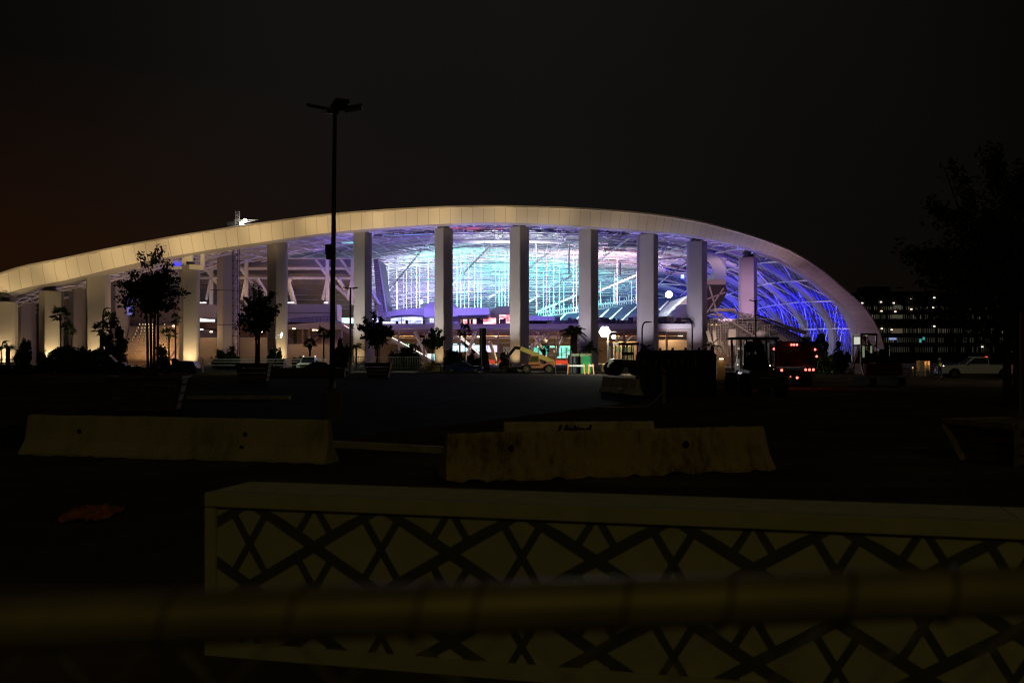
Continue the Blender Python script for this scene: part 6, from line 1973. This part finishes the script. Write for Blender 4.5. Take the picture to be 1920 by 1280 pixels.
def person(label, loc, rz):
    t = thing('person', label, 'person', loc, rz)
    J = {'hip': (0, 0, .95), 'waist': (0, 0, 1.08), 'chest': (0, .02, 1.35), 'neck': (0, 0, 1.50), 'head': (0, -.03, 1.62), 'crown': (0, -.02, 1.76),
         'shl': (-.19, 0, 1.42), 'ell': (-.27, -.03, 1.15), 'wrl': (-.22, -.22, .98), 'hdl': (-.20, -.30, .96), 'shr': (.19, 0, 1.42), 'elr': (.26, -.06, 1.16), 'wrr': (.16, -.27, 1.10), 'hdr': (.12, -.34, 1.12),
         'hpl': (-.10, 0, .90), 'knl': (-.12, -.06, .50), 'anl': (-.13, .02, .09), 'tol': (-.14, -.16, .04), 'hpr': (.10, 0, .90), 'knr': (.12, -.02, .50), 'anr': (.13, .08, .09), 'tor': (.14, -.10, .04)}
    E = [('hip', 'waist'), ('waist', 'chest'), ('chest', 'neck'), ('neck', 'head'), ('head', 'crown'), ('chest', 'shl'), ('shl', 'ell'), ('ell', 'wrl'), ('wrl', 'hdl'), ('chest', 'shr'), ('shr', 'elr'), ('elr', 'wrr'), ('wrr', 'hdr'),
         ('hip', 'hpl'), ('hpl', 'knl'), ('knl', 'anl'), ('anl', 'tol'), ('hip', 'hpr'), ('hpr', 'knr'), ('knr', 'anr'), ('anr', 'tor')]
    R = {'hip': .145, 'waist': .135, 'chest': .16, 'neck': .06, 'head': .095, 'crown': .075, 'shl': .075, 'shr': .075, 'ell': .05, 'elr': .05, 'wrl': .035, 'wrr': .035, 'hdl': .03, 'hdr': .03, 'hpl': .1, 'hpr': .1, 'knl': .065, 'knr': .065, 'anl': .05, 'anr': .05, 'tol': .04, 'tor': .04}
    K = list(J)
    fing = []
    vs = [J[k] for k in K]; es = [(K.index(a), K.index(b)) for a, b in E]; rad = [R[k] for k in K]
    for side, s_ in (('hdl', -1), ('hdr', 1)):
        base = Vector(J[side])
        for f in range(4):
            i0 = len(vs); a = base + Vector(((f - 1.5) * .020, -.045, -.008)); b = a + Vector((0, -.032, -.022))
            vs += [tuple(a), tuple(b)]; rad += [.009, .008]; es += [(K.index(side), i0), (i0, i0 + 1)]
        i0 = len(vs); a = base + Vector((-s_ * .036, -.015, .006)); vs.append(tuple(a)); rad.append(.01); es.append((K.index(side), i0))
        vs.append(tuple(a + Vector((-s_ * .012, -.03, -.01)))); rad.append(.008); es.append((i0, i0 + 1))
    me = bpy.data.meshes.new('body'); me.from_pydata(vs, es, []); o = bpy.data.objects.new('body', me); COL.objects.link(o); o.parent = t
    sk_ = o.modifiers.new('skin', 'SKIN')
    sd = me.skin_vertices[0].data if me.skin_vertices else None
    if sd:
        for i, r in enumerate(rad): sd[i].radius = (r, r); sd[i].use_root = (i == 0)
    o.modifiers.new('sub', 'SUBSURF').render_levels = 2
    me.materials.append(mat('work_clothes', (.05, .05, .06), .8))
    b = MB(); b.lathe([(.155, 1.06), (.175, 1.2), (.19, 1.36), (.16, 1.46), (.09, 1.5)], (0, .01, 0), 16, cap=False); k0 = len(b.v)
    b.v = [(x * 1.12, y * .92, z) for x, y, z in b.v]; b.build('safety_vest', mat('vest_yellow', (.55, .55, .10), .7), t, smooth=True, thick=.012)
    b = MB(); b.lathe([(.125, 1.70), (.12, 1.76), (.095, 1.83), (.04, 1.87)], (0, -.03, 0), 16); b.lathe([(.155, 1.695), (.15, 1.705)], (0, -.05, 0), 16); b.build('hard_hat', mat('hat_white', (.75, .75, .7), .4), t, smooth=True)
    b = MB(); b.box((0, -.13, 1.63), (.02, .03, .035)); b.box((0, -.122, 1.575), (.05, .01, .01))
    for s_ in (-1, 1): b.box((s_ * .035, -.122, 1.66), (.022, .012, .012)); b.box((s_ * .098, -.03, 1.64), (.02, .04, .05))
    b.build('face', mat('skin', (.35, .20, .14), .6), t)
    b = MB(); b.ball((.12, -.38, 1.14), .045, 8, 6)
    tag(b.build('torch', emit('torch_glow', (1.0, .98, .9), 10)), None, None).parent = None
    tr = bpy.data.objects[[n for n in bpy.data.objects.keys() if n.startswith('torch')][-1]]
    tr.location = loc; tr.rotation_euler = (0, 0, rz); tag(tr, 'small bright torch held by the worker beside the white pickup', 'torch')
    return t


person('worker in pale hard hat and yellow vest standing at the nose of the white pickup', (GX(1762, 90), 90, 0), .2)

# wooden box and post at the right edge
box_planter('very dark wooden tree box at the edge of the view, standing alone', (9.75, 19.3, 0), 1.75, 1.25, .80, mat('dark_timber', (.34, .27, .18), .85, var=.5, scale=3), .35)
EP = thing('timber_pole', 'reddish timber pole at the very edge of the view', 'pole', (GX(1917.5, 33), 33, 0))
b_ = MB(); b_.box((0, 0, 1.75), (.14, .14, 3.5)); b_.build('shaft', mat('red_timber', (1, 1, 1)), EP)
b_ = MB(); b_.box((0, 0, .1), (.22, .22, .2)); b_.build('base', CONC_D, EP)
# lit gable between toilets and truck
LH = thing('site_cabin', 'small site cabin with orange lit end wall behind the toilets', 'cabin', (GX(1352, 88), 88, 0))
b_ = MB(); b_.box((0, 1.2, .85), (.75, 2.4, 1.7)); b_.build('cabin_shell', mat('cabin_warm', (1, 1, 1)), LH)
b_ = MB(); b_.box((0, 1.2, 1.74), (.85, 2.5, .08)); b_.build('roof', DARK, LH)
b_ = MB(); b_.box((0, -.1, 1.78), (.36, .1, .1)); b_.build('wall_lamp', emit('cabin_lamp_glow', (1, .8, .5), 4), LH)
lamp('site_cabin_light', 'POINT', (GX(1352, 88), 87.2, 1.75), 5, (1, .62, .28), .08)

for p, e_, c in (((GX(1395, 180), 180, 9), 900, (1.0, .7, .62)), ((GX(1470, 196), 196, 9), 300, (.5, .4, 1.0)), ((GX(1350, 186), 184, 4), 300, (1.0, .7, .5))):
    lamp('stairs_fill_light', 'POINT', p, e_, c, .2)  # added fill on the scaffold and ramp, no lamps seen there

WL_ = thing('work_lamp_post', 'thin post with one small tilted bright lamp beside the white rail fence', 'work lamp', (GX(517, 118), 118, 0))
zl = GZ(628, 118)
b_ = MB(); b_.tube([(0, 0, 0), (0, 0, zl + 1.6)], .06, 6); b_.build('post', DARK, WL_)
b_ = MB(); b_.bar((.62, -.1, zl - .28), (.78, -.1, zl + .28), .16, .1); b_.build('lamp_tube', emit('tube_white', (1.0, 1.0, .9), 9), WL_)
b_ = MB(); b_.bar((0, 0, zl), (.68, 0, zl), .05); b_.build('arm', DARK, WL_)
lamp('tube_light', 'POINT', (GX(528, 118), 117.6, zl), 260, (.95, 1.0, .78), .15)
for px_, y_ in ((129, 148), (330, 155), (430, 134)):
    lamp('palm_uplight', 'SPOT', (GX(px_, y_), y_ - 1.2, .3), 450, (1.0, .9, .5), .1, aim=(GX(px_, y_), y_ + 1.5, 6), angle=80, blend=1)
